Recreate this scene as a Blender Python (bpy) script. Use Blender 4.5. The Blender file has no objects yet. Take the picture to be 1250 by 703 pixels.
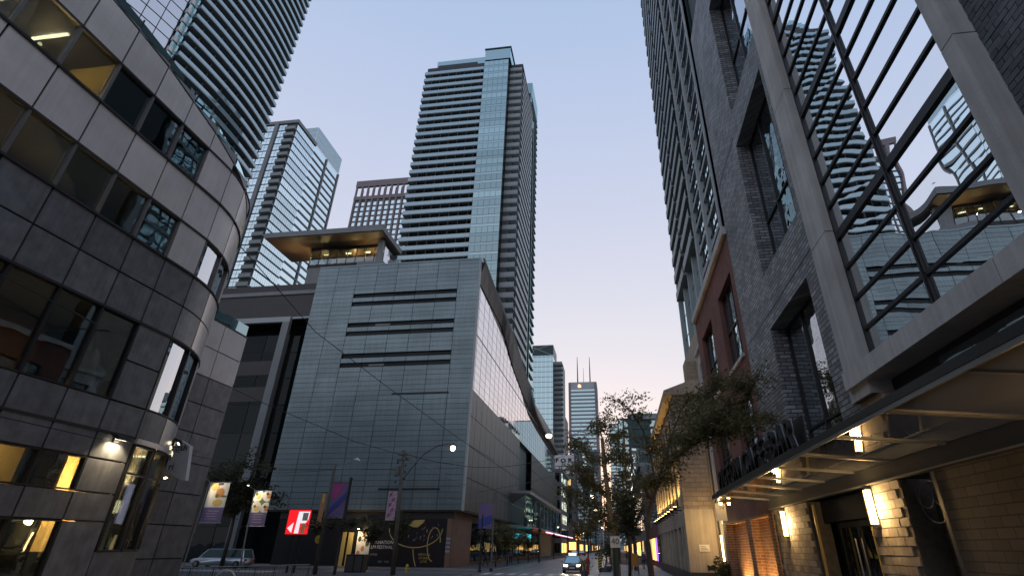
import bpy, bmesh, math, random
from mathutils import Matrix, Vector
random.seed(7)
S = bpy.context.scene
COL = S.collection
R = math.radians
PI = math.pi

# ------------------------------------------------------------------ camera
CAMH = 2.2
F_, PITCH, ROLL, YAW, PX, PY = 624.6, R(27.1), R(.55), R(7.85), 662.5, 348.0
_cp, _sp, _cr, _sr, _cy, _sy = math.cos(PITCH), math.sin(PITCH), math.cos(ROLL), math.sin(ROLL), math.cos(YAW), math.sin(YAW)
FW = Vector((-_sy * _cp, _cy * _cp, _sp))
_r = Vector((_cy, _sy, 0))
_u = _r.cross(FW)
RT = _r * _cr + _u * _sr
UP = _u * _cr - _r * _sr
cam_d = bpy.data.cameras.new('camera')
cam = bpy.data.objects.new('camera', cam_d)
COL.objects.link(cam)
cam.matrix_world = Matrix(((RT.x, UP.x, -FW.x, 0), (RT.y, UP.y, -FW.y, 0), (RT.z, UP.z, -FW.z, CAMH), (0, 0, 0, 1)))
cam_d.sensor_width = 36
cam_d.lens = F_ * 36 / 1250
cam_d.shift_x = -(PX - 625) / 1250
cam_d.shift_y = (PY - 351.5) / 1250
cam_d.clip_start = .1
cam_d.clip_end = 6000
S.camera = cam


def ray(px, py):
    return FW + RT * ((px - PX) / F_) - UP * ((py - PY) / F_)


def atY(px, py, Y):          # the point of the plane y = Y that is seen at a pixel of the photograph
    d = ray(px, py)
    return Vector((0, 0, CAMH)) + d * (Y / d.y)


def atX(px, py, X):
    d = ray(px, py)
    return Vector((0, 0, CAMH)) + d * (X / d.x)


# ------------------------------------------------------------------ sky, sun, exposure
W = bpy.data.worlds.new('World')
S.world = W
W.use_nodes = True
nt = W.node_tree
N, L = nt.nodes, nt.links
bg = N['Background']
SUN_EL, SUN_AZ = R(1.8), R(-1.0)          # the sun is just coming up behind the far end of the street
sky = N.new('ShaderNodeTexSky')
sky.sky_type = 'NISHITA'
sky.sun_disc = False
sky.sun_elevation = SUN_EL
sky.sun_rotation = SUN_AZ
sky.dust_density = 1.6
bg.inputs[1].default_value = .04
L.new(sky.outputs[0], bg.inputs[0])
tc = N.new('ShaderNodeTexCoord')
sep = N.new('ShaderNodeSeparateXYZ')
L.new(tc.outputs['Generated'], sep.inputs[0])
ramp = N.new('ShaderNodeValToRGB')
L.new(sep.outputs[2], ramp.inputs[0])
el = ramp.color_ramp.elements
stops = [(0, (.74, .66, .66)), (.10, (.78, .74, .77)), (.26, (.715, .715, .80)), (.38, (.685, .70, .80)), (.52, (.615, .645, .79)), (.73, (.49, .575, .785)), (.81, (.435, .545, .77)), (1, (.31, .45, .71))]
el[0].position, el[0].color = stops[0][0], (*stops[0][1], 1)
el[1].position, el[1].color = stops[-1][0], (*stops[-1][1], 1)
for p_, c_ in stops[1:-1]:
    e_ = el.new(p_)
    e_.color = (*c_, 1)
bg2 = N.new('ShaderNodeBackground')
bg2.inputs[1].default_value = 1.0
L.new(ramp.outputs[0], bg2.inputs[0])
addn = N.new('ShaderNodeAddShader')
L.new(bg.outputs[0], addn.inputs[0])
L.new(bg2.outputs[0], addn.inputs[1])
L.new(addn.outputs[0], N['World Output'].inputs[0])

sun_d = bpy.data.lights.new('sun', 'SUN')
sun_d.energy = .2
sun_d.angle = R(25)
sun_d.color = (1, .78, .55)
sun = bpy.data.objects.new('sun', sun_d)
COL.objects.link(sun)
sun.rotation_euler = (R(90) - SUN_EL, 0, PI - SUN_AZ)
S.view_settings.view_transform = 'Standard'
S.view_settings.look = 'None'
S.view_settings.exposure = 0
S.view_settings.gamma = 1
S.cycles.max_bounces = 6
S.cycles.glossy_bounces = 4
S.cycles.transmission_bounces = 4
S.cycles.transparent_max_bounces = 10
S.cycles.sample_clamp_indirect = 3
S.cycles.caustics_reflective = False
S.cycles.caustics_refractive = False

# ------------------------------------------------------------------ materials
MATS = {}


def nodes(name):
    m = bpy.data.materials.new(name)
    m.use_nodes = True
    return m, m.node_tree.nodes, m.node_tree.links


def M(name, col, rough=.6, metal=0.0, var=.12, vs=.9, rnd=0.0, bump=0.0, bs=18, spec=.5, streak=0.0):
    """plain surface: colour with soft cloudy wear, optional fine relief, optional vertical streaks"""
    m, n, l = nodes(name)
    b = n['Principled BSDF']
    b.inputs['Roughness'].default_value = rough
    b.inputs['Metallic'].default_value = metal
    b.inputs['Specular IOR Level'].default_value = spec
    geo = n.new('ShaderNodeNewGeometry')
    nz = n.new('ShaderNodeTexNoise')
    nz.inputs['Scale'].default_value = vs
    nz.inputs['Detail'].default_value = 5
    l.new(geo.outputs['Position'], nz.inputs['Vector'])
    mr = n.new('ShaderNodeMapRange')
    mr.inputs[1].default_value, mr.inputs[2].default_value = .3, .7
    mr.inputs[3].default_value, mr.inputs[4].default_value = 1 - var, 1 + var
    l.new(nz.outputs[0], mr.inputs[0])
    val = mr.outputs[0]
    if streak:
        mp = n.new('ShaderNodeMapping')
        mp.inputs['Scale'].default_value = (7, 7, .25)
        l.new(geo.outputs['Position'], mp.inputs[0])
        n2 = n.new('ShaderNodeTexNoise')
        n2.inputs['Scale'].default_value = 1.0
        n2.inputs['Detail'].default_value = 4
        l.new(mp.outputs[0], n2.inputs['Vector'])
        m2 = n.new('ShaderNodeMapRange')
        m2.inputs[1].default_value, m2.inputs[2].default_value = .35, .7
        m2.inputs[3].default_value, m2.inputs[4].default_value = 1 - streak, 1 + streak * .5
        l.new(n2.outputs[0], m2.inputs[0])
        mu = n.new('ShaderNodeMath')
        mu.operation = 'MULTIPLY'
        l.new(val, mu.inputs[0])
        l.new(m2.outputs[0], mu.inputs[1])
        val = mu.outputs[0]
    if rnd:
        oi = n.new('ShaderNodeObjectInfo')
        m3 = n.new('ShaderNodeMapRange')
        m3.inputs[3].default_value, m3.inputs[4].default_value = 1 - rnd, 1 + rnd
        l.new(oi.outputs['Random'], m3.inputs[0])
        mu = n.new('ShaderNodeMath')
        mu.operation = 'MULTIPLY'
        l.new(val, mu.inputs[0])
        l.new(m3.outputs[0], mu.inputs[1])
        val = mu.outputs[0]
    hs = n.new('ShaderNodeHueSaturation')
    hs.inputs['Color'].default_value = (*col, 1)
    l.new(val, hs.inputs['Value'])
    l.new(hs.outputs[0], b.inputs['Base Color'])
    if bump:
        n4 = n.new('ShaderNodeTexNoise')
        n4.inputs['Scale'].default_value = bs
        n4.inputs['Detail'].default_value = 6
        l.new(geo.outputs['Position'], n4.inputs['Vector'])
        bp = n.new('ShaderNodeBump')
        bp.inputs['Strength'].default_value = bump
        bp.inputs['Distance'].default_value = .03
        l.new(n4.outputs[0], bp.inputs['Height'])
        l.new(bp.outputs[0], b.inputs['Normal'])
    MATS[name] = m
    return m


def BRICK(name, c1, c2, mortar, w=.24, h=.08, ax='y', rough=.75, bump=.6, msize=.012):
    """running bond laid in the plane of a wall; ax = horizontal direction of the wall"""
    m, n, l = nodes(name)
    b = n['Principled BSDF']
    b.inputs['Roughness'].default_value = rough
    geo = n.new('ShaderNodeNewGeometry')
    sp = n.new('ShaderNodeSeparateXYZ')
    l.new(geo.outputs['Position'], sp.inputs[0])
    cb = n.new('ShaderNodeCombineXYZ')
    if ax == 'xy':
        ad = n.new('ShaderNodeMath')
        l.new(sp.outputs[0], ad.inputs[0])
        l.new(sp.outputs[1], ad.inputs[1])
        l.new(ad.outputs[0], cb.inputs[0])
    else:
        l.new(sp.outputs[1 if ax == 'y' else 0], cb.inputs[0])
    l.new(sp.outputs[2], cb.inputs[1])
    br = n.new('ShaderNodeTexBrick')
    br.inputs['Scale'].default_value = 1
    br.inputs['Brick Width'].default_value = w
    br.inputs['Row Height'].default_value = h
    br.inputs['Mortar Size'].default_value = msize
    br.inputs['Mortar Smooth'].default_value = .2
    br.inputs['Color1'].default_value = (*c1, 1)
    br.inputs['Color2'].default_value = (*c2, 1)
    br.inputs['Mortar'].default_value = (*mortar, 1)
    l.new(cb.outputs[0], br.inputs['Vector'])
    nz = n.new('ShaderNodeTexNoise')
    nz.inputs['Scale'].default_value = .7
    nz.inputs['Detail'].default_value = 6
    l.new(geo.outputs['Position'], nz.inputs['Vector'])
    mr = n.new('ShaderNodeMapRange')
    mr.inputs[1].default_value, mr.inputs[2].default_value = .3, .7
    mr.inputs[3].default_value, mr.inputs[4].default_value = .75, 1.25
    l.new(nz.outputs[0], mr.inputs[0])
    hs = n.new('ShaderNodeHueSaturation')
    l.new(br.outputs['Color'], hs.inputs['Color'])
    l.new(mr.outputs[0], hs.inputs['Value'])
    l.new(hs.outputs[0], b.inputs['Base Color'])
    bp = n.new('ShaderNodeBump')
    bp.inputs['Strength'].default_value = bump
    bp.inputs['Distance'].default_value = -.02
    l.new(br.outputs['Fac'], bp.inputs['Height'])
    l.new(bp.outputs[0], b.inputs['Normal'])
    MATS[name] = m
    return m


def GLASS(name, inner=(.012, .015, .016), tint=(.9, .95, 1), base=.25, fres=.9, wav=.0, ws=.6, see=0.0, rough=.0, rnd=0.0):
    """coated facade glass: mirror share over a dark inside; see = share that lets light through"""
    m, n, l = nodes(name)
    out = n['Material Output']
    n.remove(n['Principled BSDF'])
    df = n.new('ShaderNodeBsdfDiffuse')
    df.inputs[0].default_value = (*inner, 1)
    body = df.outputs[0]
    if see:
        tr = n.new('ShaderNodeBsdfTransparent')
        tr.inputs[0].default_value = (.85, .9, .9, 1)
        mx = n.new('ShaderNodeMixShader')
        mx.inputs[0].default_value = see
        l.new(body, mx.inputs[1])
        l.new(tr.outputs[0], mx.inputs[2])
        body = mx.outputs[0]
    gl = n.new('ShaderNodeBsdfGlossy')
    gl.inputs['Color'].default_value = (*tint, 1)
    gl.inputs['Roughness'].default_value = rough
    fr = n.new('ShaderNodeFresnel')
    fr.inputs[0].default_value = 1.5
    mu = n.new('ShaderNodeMath')
    mu.operation = 'MULTIPLY_ADD'
    mu.use_clamp = True
    mu.inputs[1].default_value = fres
    mu.inputs[2].default_value = base
    l.new(fr.outputs[0], mu.inputs[0])
    fac = mu.outputs[0]
    if rnd:
        oi = n.new('ShaderNodeObjectInfo')
        m3 = n.new('ShaderNodeMapRange')
        m3.inputs[3].default_value, m3.inputs[4].default_value = 1 - rnd, 1 + rnd
        l.new(oi.outputs['Random'], m3.inputs[0])
        m4 = n.new('ShaderNodeMath')
        m4.operation = 'MULTIPLY'
        m4.use_clamp = True
        l.new(fac, m4.inputs[0])
        l.new(m3.outputs[0], m4.inputs[1])
        fac = m4.outputs[0]
    mx = n.new('ShaderNodeMixShader')
    l.new(fac, mx.inputs[0])
    l.new(body, mx.inputs[1])
    l.new(gl.outputs[0], mx.inputs[2])
    if wav:
        geo = n.new('ShaderNodeNewGeometry')
        nz = n.new('ShaderNodeTexNoise')
        nz.inputs['Scale'].default_value = ws
        nz.inputs['Detail'].default_value = 1.5
        l.new(geo.outputs['Position'], nz.inputs['Vector'])
        bp = n.new('ShaderNodeBump')
        bp.inputs['Strength'].default_value = 1
        bp.inputs['Distance'].default_value = wav
        l.new(nz.outputs[0], bp.inputs['Height'])
        l.new(bp.outputs[0], gl.inputs['Normal'])
        l.new(bp.outputs[0], fr.inputs['Normal'])
    l.new(mx.outputs[0], out.inputs[0])
    MATS[name] = m
    return m


def EMIT(name, col, k):
    m, n, l = nodes(name)
    b = n['Principled BSDF']
    b.inputs['Base Color'].default_value = (*col, 1)
    b.inputs['Emission Color'].default_value = (*col, 1)
    b.inputs['Emission Strength'].default_value = k
    MATS[name] = m
    return m


def FOLIAGE(name, a, bcol):
    m, n, l = nodes(name)
    b = n['Principled BSDF']
    b.inputs['Roughness'].default_value = .6
    geo = n.new('ShaderNodeNewGeometry')
    nz = n.new('ShaderNodeTexNoise')
    nz.inputs['Scale'].default_value = 2.2
    nz.inputs['Detail'].default_value = 4
    l.new(geo.outputs['Position'], nz.inputs['Vector'])
    cr = n.new('ShaderNodeValToRGB')
    cr.color_ramp.elements[0].position, cr.color_ramp.elements[1].position = .35, .65
    cr.color_ramp.elements[0].color = (*a, 1)
    cr.color_ramp.elements[1].color = (*bcol, 1)
    l.new(nz.outputs[0], cr.inputs[0])
    l.new(cr.outputs[0], b.inputs['Base Color'])
    tl = n.new('ShaderNodeBsdfTranslucent')
    l.new(cr.outputs[0], tl.inputs[0])
    mx = n.new('ShaderNodeMixShader')
    mx.inputs[0].default_value = .45
    l.new(b.outputs[0], mx.inputs[1])
    l.new(tl.outputs[0], mx.inputs[2])
    l.new(mx.outputs[0], n['Material Output'].inputs[0])
    MATS[name] = m
    return m


# ------------------------------------------------------------------ mesh building
class MB:
    def __init__(s):
        s.v, s.f = [], []

    def add(s, vs, fs):
        o = len(s.v)
        s.v += [tuple(v) for v in vs]
        s.f += [tuple(i + o for i in f) for f in fs]
        return s

    def box(s, x0, x1, y0, y1, z0, z1):
        return s.add([(x0, y0, z0), (x1, y0, z0), (x1, y1, z0), (x0, y1, z0), (x0, y0, z1), (x1, y0, z1), (x1, y1, z1), (x0, y1, z1)],
                     [(3, 2, 1, 0), (4, 5, 6, 7), (0, 1, 5, 4), (1, 2, 6, 5), (2, 3, 7, 6), (3, 0, 4, 7)])

    def obox(s, c, a, b, d):
        c, a, b, d = Vector(c), Vector(a), Vector(b), Vector(d)
        p = [c + a * i + b * j + d * k for k in (-1, 1) for j, i in ((-1, -1), (-1, 1), (1, 1), (1, -1))]
        return s.add(p, [(3, 2, 1, 0), (4, 5, 6, 7), (0, 1, 5, 4), (1, 2, 6, 5), (2, 3, 7, 6), (3, 0, 4, 7)])

    def prism(s, poly, z0, z1):           # polygon in x, y
        n = len(poly)
        return s.add([(x, y, z0) for x, y in poly] + [(x, y, z1) for x, y in poly],
                     [tuple(range(n))[::-1], tuple(range(n, 2 * n))] + [(i, (i + 1) % n, n + (i + 1) % n, n + i) for i in range(n)])

    def prism_x(s, poly, x0, x1):         # polygon in y, z
        n = len(poly)
        return s.add([(x0, y, z) for y, z in poly] + [(x1, y, z) for y, z in poly],
                     [tuple(range(n))[::-1], tuple(range(n, 2 * n))] + [(i, (i + 1) % n, n + (i + 1) % n, n + i) for i in range(n)])

    def prism_y(s, poly, y0, y1):         # polygon in x, z
        n = len(poly)
        return s.add([(x, y0, z) for x, z in poly] + [(x, y1, z) for x, z in poly],
                     [tuple(range(n))[::-1], tuple(range(n, 2 * n))] + [(i, (i + 1) % n, n + (i + 1) % n, n + i) for i in range(n)])

    def tube(s, pts, r, n=6):
        pts = [Vector(p) for p in pts]
        rs = r if isinstance(r, (list, tuple)) else [r] * len(pts)
        o = len(s.v)
        for i, p in enumerate(pts):
            d = (pts[min(i + 1, len(pts) - 1)] - pts[max(i - 1, 0)]).normalized()
            a = d.orthogonal().normalized() if abs(d.z) > .99 else d.cross(Vector((0, 0, 1))).normalized()
            b = d.cross(a)
            for k in range(n):
                t = 2 * PI * k / n
                s.v.append(tuple(p + (a * math.cos(t) + b * math.sin(t)) * rs[i]))
        for i in range(len(pts) - 1):
            for k in range(n):
                s.f.append((o + i * n + k, o + i * n + (k + 1) % n, o + (i + 1) * n + (k + 1) % n, o + (i + 1) * n + k))
        s.f.append(tuple(o + k for k in range(n))[::-1])
        e = o + (len(pts) - 1) * n
        s.f.append(tuple(e + k for k in range(n)))
        return s

    def lathe(s, prof, c=(0, 0, 0), n=12):
        pts = [(c[0], c[1], c[2] + z) for r, z in prof]
        o = len(s.v)
        for r, z in prof:
            for k in range(n):
                t = 2 * PI * k / n
                s.v.append((c[0] + r * math.cos(t), c[1] + r * math.sin(t), c[2] + z))
        for i in range(len(prof) - 1):
            for k in range(n):
                s.f.append((o + i * n + k, o + i * n + (k + 1) % n, o + (i + 1) * n + (k + 1) % n, o + (i + 1) * n + k))
        s.f.append(tuple(o + k for k in range(n))[::-1])
        e = o + (len(prof) - 1) * n
        s.f.append(tuple(e + k for k in range(n)))
        return s

    def mesh(s, name, mat, off=(0, 0, 0), smooth=False, recalc=True):
        me = bpy.data.meshes.new(name)
        ox, oy, oz = off
        me.from_pydata([(x - ox, y - oy, z - oz) for x, y, z in s.v], [], s.f)
        if recalc and len(s.f) < 20000:
            bm = bmesh.new()
            bm.from_mesh(me)
            bmesh.ops.recalc_face_normals(bm, faces=bm.faces)
            bm.to_mesh(me)
            bm.free()
        if mat:
            me.materials.append(MATS[mat] if isinstance(mat, str) else mat)
        if smooth:
            me.polygons.foreach_set('use_smooth', [True] * len(me.polygons))
        return me

    def build(s, name, mat, parent=None, label=None, kind=None, smooth=False, recalc=True):
        """link as ONE object; coordinates are world coordinates"""
        off = wloc(parent)
        o = bpy.data.objects.new(name, s.mesh(name, mat, off, smooth, recalc))
        COL.objects.link(o)
        if parent:
            o.parent = parent
        if label:
            o['label'] = label
        if kind:
            o['kind'] = kind
        return o


def wloc(o):
    v = Vector((0, 0, 0))
    while o:
        v += o.location
        o = o.parent
    return v


def T(name, label, cat, loc=(0, 0, 0), group=None):
    o = bpy.data.objects.new(name, None)
    o.empty_display_size = .3
    COL.objects.link(o)
    o.location = loc
    tag(o, label, cat, group)
    return o


def tag(o, label, cat, group=None):
    o['label'], o['category'] = label, cat
    if group:
        o['group'] = group
    return o


TINY = ('balcony_divider', 'window_row', 'mullion', 'glazing', 'glass_panel')      # joined: single bits are too small in view


def piece(name, me, parent, pos, rotz=0):
    """another piece sharing mesh data; pos in world coordinates"""
    o = bpy.data.objects.new(name, me)
    COL.objects.link(o)
    o.parent = parent
    o.location = Vector(pos) - wloc(parent)
    o.rotation_euler.z = rotz
    if name in TINY:
        o['kind'] = 'stuff'
    return o


def box(name, mat, parent, *b, label=None, kind=None):
    return MB().box(*b).build(name, mat, parent, label, kind)


def struct(o):
    o['kind'] = 'structure'
    return o


def copy_tree(o, parent=None):
    c = o.copy()
    COL.objects.link(c)
    if parent:
        c.parent = parent
    for ch in list(o.children):
        copy_tree(ch, c)
    return c


def light(name, kind, pos, energy, col, parent=None, size=.2, aim=None, spot=None, sizey=None):
    d = bpy.data.lights.new(name, kind)
    d.energy = energy
    d.color = col
    if kind == 'AREA':
        d.size = size
        if sizey:
            d.shape = 'RECTANGLE'
            d.size_y = sizey
    else:
        d.shadow_soft_size = size
    if spot:
        d.spot_size = R(spot)
        d.spot_blend = .6
    o = bpy.data.objects.new(name, d)
    COL.objects.link(o)
    if parent:
        o.parent = parent
    o.location = Vector(pos) - wloc(parent)
    if aim is not None:
        o.rotation_euler = (Vector(aim)).to_track_quat('-Z', 'Y').to_euler()
    return o


def text(name, body, size, pos, right, up, mat, parent, extrude=.01, align='CENTER', sx=1.0, off=0.0):
    """flat lettering as a mesh; pos world, right/up unit vectors of the sign face"""
    cu = bpy.data.curves.new(name, 'FONT')
    cu.body = body
    cu.size = size
    cu.extrude = extrude
    cu.offset = off
    cu.align_x = align
    cu.align_y = 'CENTER'
    cu.resolution_u = 2
    tmp = bpy.data.objects.new(name, cu)
    COL.objects.link(tmp)
    dg = bpy.context.evaluated_depsgraph_get()
    me = bpy.data.meshes.new_from_object(tmp.evaluated_get(dg))
    bpy.data.objects.remove(tmp)
    bpy.data.curves.remove(cu)
    right, up = Vector(right).normalized(), Vector(up).normalized()
    nrm = right.cross(up)
    mt = Matrix((right * sx, up, nrm)).transposed().to_4x4()
    me.transform(mt)
    me.materials.clear()
    me.materials.append(MATS[mat])
    me.name = name
    o = bpy.data.objects.new(name, me)
    COL.objects.link(o)
    o.parent = parent
    o.location = Vector(pos) - wloc(parent)
    return o


def wall_x(mb, x0, x1, y0, y1, z0, z1, holes):
    """wall between x0 and x1 with rectangular openings (ya, yb, za, zb)"""
    ys = sorted({y0, y1, *[min(max(v, y0), y1) for h in holes for v in h[:2]]})
    zs = sorted({z0, z1, *[min(max(v, z0), z1) for h in holes for v in h[2:]]})
    for a, b in zip(ys, ys[1:]):
        run = None
        for c, d in zip(zs, zs[1:]):
            hole = any(h[0] < (a + b) / 2 < h[1] and h[2] < (c + d) / 2 < h[3] for h in holes)
            if not hole:
                run = (run[0], d) if run else (c, d)
            if hole and run:
                mb.box(x0, x1, a, b, *run)
                run = None
        if run:
            mb.box(x0, x1, a, b, *run)
    return mb


# palette -----------------------------------------------------------
M('light_panel', (.74, .70, .67), .46, .1, .14, .5, .08, bump=.08, bs=40, streak=.06)
M('granite_panel', (.175, .18, .19), .36, 0, .25, 2, .16, bump=.06, bs=60, streak=.15)
M('tan_panel', (.66, .60, .56), .35, .6, .12, 1.2, .05)
M('groove', (.03, .03, .032), .7)
M('mullion', (.17, .165, .16), .45, .3, .08)
M('dark_frame', (.022, .023, .025), .45, .2)
M('black', (.012, .012, .013), .5)
M('metal_panel', (.205, .27, .29), .38, .4, .14, .22, .10, streak=.16)
M('metal_dark', (.085, .09, .094), .45, .3, .12, .4, .07, streak=.1)
M('grey_wall', (.20, .215, .225), .6, 0, .1, .4, streak=.1)
M('brown_band', (.034, .033, .035), .5)
M('soffit', (.11, .10, .095), .6, 0, .15, .3)
M('soffit_wood', (.15, .10, .06), .55, 0, .15, .6)
M('concrete', (.55, .54, .515), .75, 0, .16, .9, bump=.25, bs=25, streak=.12)
M('slab', (.25, .29, .295), .7, 0, .1, .1, streak=.06)
M('slab_dark', (.06, .075, .08), .7, 0, .1, .1)
M('teal_metal', (.03, .055, .062), .4, .4)
M('rail_grey', (.13, .175, .18), .4, .2, .1, .1)
M('white_frame', (.34, .385, .40), .55, 0, .08, .2)
M('brown_pier', (.20, .17, .18), .7, 0, .1, .15)
M('beige_metal', (.35, .36, .36), .5, .4)
BRICK('grey_brick', (.36, .375, .39), (.14, .15, .16), (.05, .052, .056), .42, .145, 'xy', .5, .9, .02)
BRICK('red_brick', (.25, .075, .05), (.18, .055, .04), (.16, .13, .11), .24, .08, 'xy')
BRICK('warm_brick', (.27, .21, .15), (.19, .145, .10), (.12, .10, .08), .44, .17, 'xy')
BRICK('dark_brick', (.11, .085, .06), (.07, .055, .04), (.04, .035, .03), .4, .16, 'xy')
BRICK('orange_brick', (.32, .165, .085), (.20, .095, .05), (.40, .32, .24), .34, .125, 'xy')
M('single_brick', (.12, .13, .145), .6, 0, .2, 4, .22, bump=.4, bs=30)
M('single_stone', (.33, .29, .25), .8, 0, .2, 3, .22, bump=.5, bs=20)
M('stone_joint', (.17, .15, .125), .9, 0, .2, 6)
M('mortar', (.075, .077, .08), .9, 0, .2, 6)
BRICK('rough_stone', (.42, .33, .235), (.33, .26, .19), (.25, .2, .15), .75, .30, 'xy', .85, .8, .02)
M('limestone', (.46, .385, .30), .8, 0, .14, .8, bump=.3, bs=15, streak=.15)
M('plinth', (.035, .035, .04), .5)
M('asphalt', (.15, .15, .155), .34, 0, .25, .35, bump=.35, bs=30)
M('sidewalk', (.30, .295, .28), .6, 0, .18, .5, bump=.2, bs=20)
M('slab_joint', (.30, .295, .285), .55, 0, .15, .7, .1)
M('kerb', (.3, .295, .285), .8, 0, .15, .8)
M('road_paint', (.62, .62, .6), .6, 0, .3, 4)
M('steel', (.3, .3, .3), .35, .8)
M('rail_steel', (.42, .42, .44), .3, .9, .1)
M('wood_pole', (.13, .115, .10), .8, 0, .25, 2, streak=.3)
M('pole_grey', (.16, .165, .165), .6, .3, .15, 2)
M('cable', (.02, .02, .021), .6)
M('cable_grey', (.22, .23, .24), .5, .3)
M('white_paint', (.75, .75, .75), .5)
M('bark', (.075, .06, .048), .85, 0, .3, 5, bump=.6, bs=12)
M('bark_pale', (.30, .24, .14), .85, 0, .3, 4, bump=.5, bs=12)
FOLIAGE('leaf', (.12, .12, .05), (.25, .21, .09))
FOLIAGE('leaf_dark', (.045, .055, .03), (.10, .10, .045))
FOLIAGE('flower_pink', (.25, .05, .16), (.07, .08, .03))
M('banner_white', (.78, .74, .66), .7)
M('banner_purple', (.17, .13, .27), .7)
M('banner_magenta', (.42, .07, .26), .7)
M('banner_blue', (.05, .07, .3), .7)
M('banner_orange', (.5, .26, .12), .7)
M('banner_lilac', (.45, .36, .40), .7, var=.3, vs=6)
M('food_orange', (.6, .25, .06), .7)
M('food_yellow', (.75, .5, .15), .7)
M('food_green', (.13, .16, .04), .7)
M('plate_dark', (.05, .04, .03), .7)
M('yellow', (.62, .45, .05), .5)
M('red', (.5, .02, .02), .5)
M('art_gold', (.55, .40, .12), .5)
M('art_green', (.05, .22, .18), .5)
M('art_brown', (.20, .12, .085), .6)
M('art_black', (.014, .015, .018), .35)
M('art_grey', (.30, .32, .35), .5)
GLASS('glass_dark', (.007, .009, .010), (.7, .78, .82), .05, .8, .01, .6, rnd=.25)
GLASS('glass_black', (.006, .008, .009), (.6, .7, .74), .0, .55, .01, .6, rnd=.3)
GLASS('glass_see', (.01, .01, .01), (.8, .88, .92), .07, .8, .006, .7, see=.92)
GLASS('glass_curve', (.03, .04, .04), (.95, .97, 1), .62, .4, .012, .9)
GLASS('glass_mirror', (.02, .03, .033), (.93, .97, 1), .66, .5, .02, .38, rnd=.12)
GLASS('glass_brickwin', (.012, .018, .02), (.88, .95, 1), .52, .5, .06, .8)
GLASS('glass_curtain', (.05, .045, .05), (1, .97, .98), .62, .4, .006, .8, rnd=.06)
GLASS('glass_teal', (.05, .10, .105), (.72, .95, .96), .42, .6, .02, .3, rnd=.22)
GLASS('glass_blue', (.08, .18, .26), (.80, .97, 1), .80, .4, .02, .25, rnd=.15)
GLASS('glass_rail', (.22, .36, .40), (.85, .97, 1), .25, .6, 0, 1)
GLASS('glass_canopy', (.20, .195, .185), (.85, .88, .9), .16, .9, .002, 2, see=.22, rough=.02)
_n = MATS['glass_canopy'].node_tree
_d = next(q for q in _n.nodes if q.type == 'BSDF_DIFFUSE')
_t = _n.nodes.new('ShaderNodeBsdfTranslucent')
_t.inputs[0].default_value = (.56, .56, .55, 1)
_m = _n.nodes.new('ShaderNodeMixShader')
_m.inputs[0].default_value = .6
_to = _d.outputs[0].links[0].to_socket
_n.links.new(_d.outputs[0], _m.inputs[1])
_n.links.new(_t.outputs[0], _m.inputs[2])
_n.links.new(_m.outputs[0], _to)
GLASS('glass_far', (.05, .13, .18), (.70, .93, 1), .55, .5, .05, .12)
EMIT('lamp_warm', (1, .60, .22), 14)
EMIT('lamp_globe', (1, .82, .55), 9)
EMIT('lamp_white', (1, .86, .6), 12)
EMIT('tube_light', (1, .82, .5), 9)
EMIT('room_glow', (1, .62, .18), .9)
EMIT('head_lamp', (1, .78, .5), 14)
EMIT('tail_amber', (1, .35, .05), 4)
EMIT('screen_cyan', (.05, .62, .75), 1.6)
EMIT('screen_red', (.85, .015, .02), 1.0)
EMIT('screen_white', (.9, .86, .9), .85)
EMIT('screen_grey', (.12, .13, .13), .6)
EMIT('screen_brown', (.22, .13, .07), .6)
EMIT('screen_pale', (.75, .65, .85), 1.2)
EMIT('neon', (.85, .6, .85), 2.2)
EMIT('sign_lit', (1, .9, .75), 1.6)
EMIT('office_light', (1, .66, .26), .8)
EMIT('beacon', (1, .35, .2), 3)
EMIT('shop_amber', (1, .5, .12), 3)
EMIT('shop_purple', (.4, .15, .9), 1.6)

# ------------------------------------------------------------------ ground and roads
struct(MB().add([(-2500, -2500, -.02), (2500, -2500, -.02), (2500, 3500, -.02), (-2500, 3500, -.02)], [(0, 1, 2, 3)]).build('ground', 'sidewalk'))
struct(MB().add([(-13, -40, 0), (-1.8, -40, 0), (-1.8, 900, 0), (-13, 900, 0)], [(0, 1, 2, 3)]).build('road', 'asphalt'))
struct(MB().add([(-160, 50, -.004), (-13, 50, -.004), (-13, 60, -.004), (-160, 60, -.004)], [(0, 1, 2, 3)]).build('cross_street', 'asphalt'))


def pavement(name, x0, x1, y0, y1, n):
    o = struct(box(name, 'mortar', None, x0, x1, y0, y1, -.01, .115))
    me = MB().box(-.74, .74, -.74, .74, 0, .012).mesh('flagstone', 'slab_joint')
    k = 0
    ys = y1 if y0 > 60 else y0
    for j in range(40):
        for i in range(20):
            x, y = x0 + .76 + 1.5 * i, max(y0, 46) + .76 + 1.5 * j
            if x < x1 - .7 and y < y1 - .7 and k < n:
                piece('flagstone', me, o, (x, y, .113))
                k += 1
    return o


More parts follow.
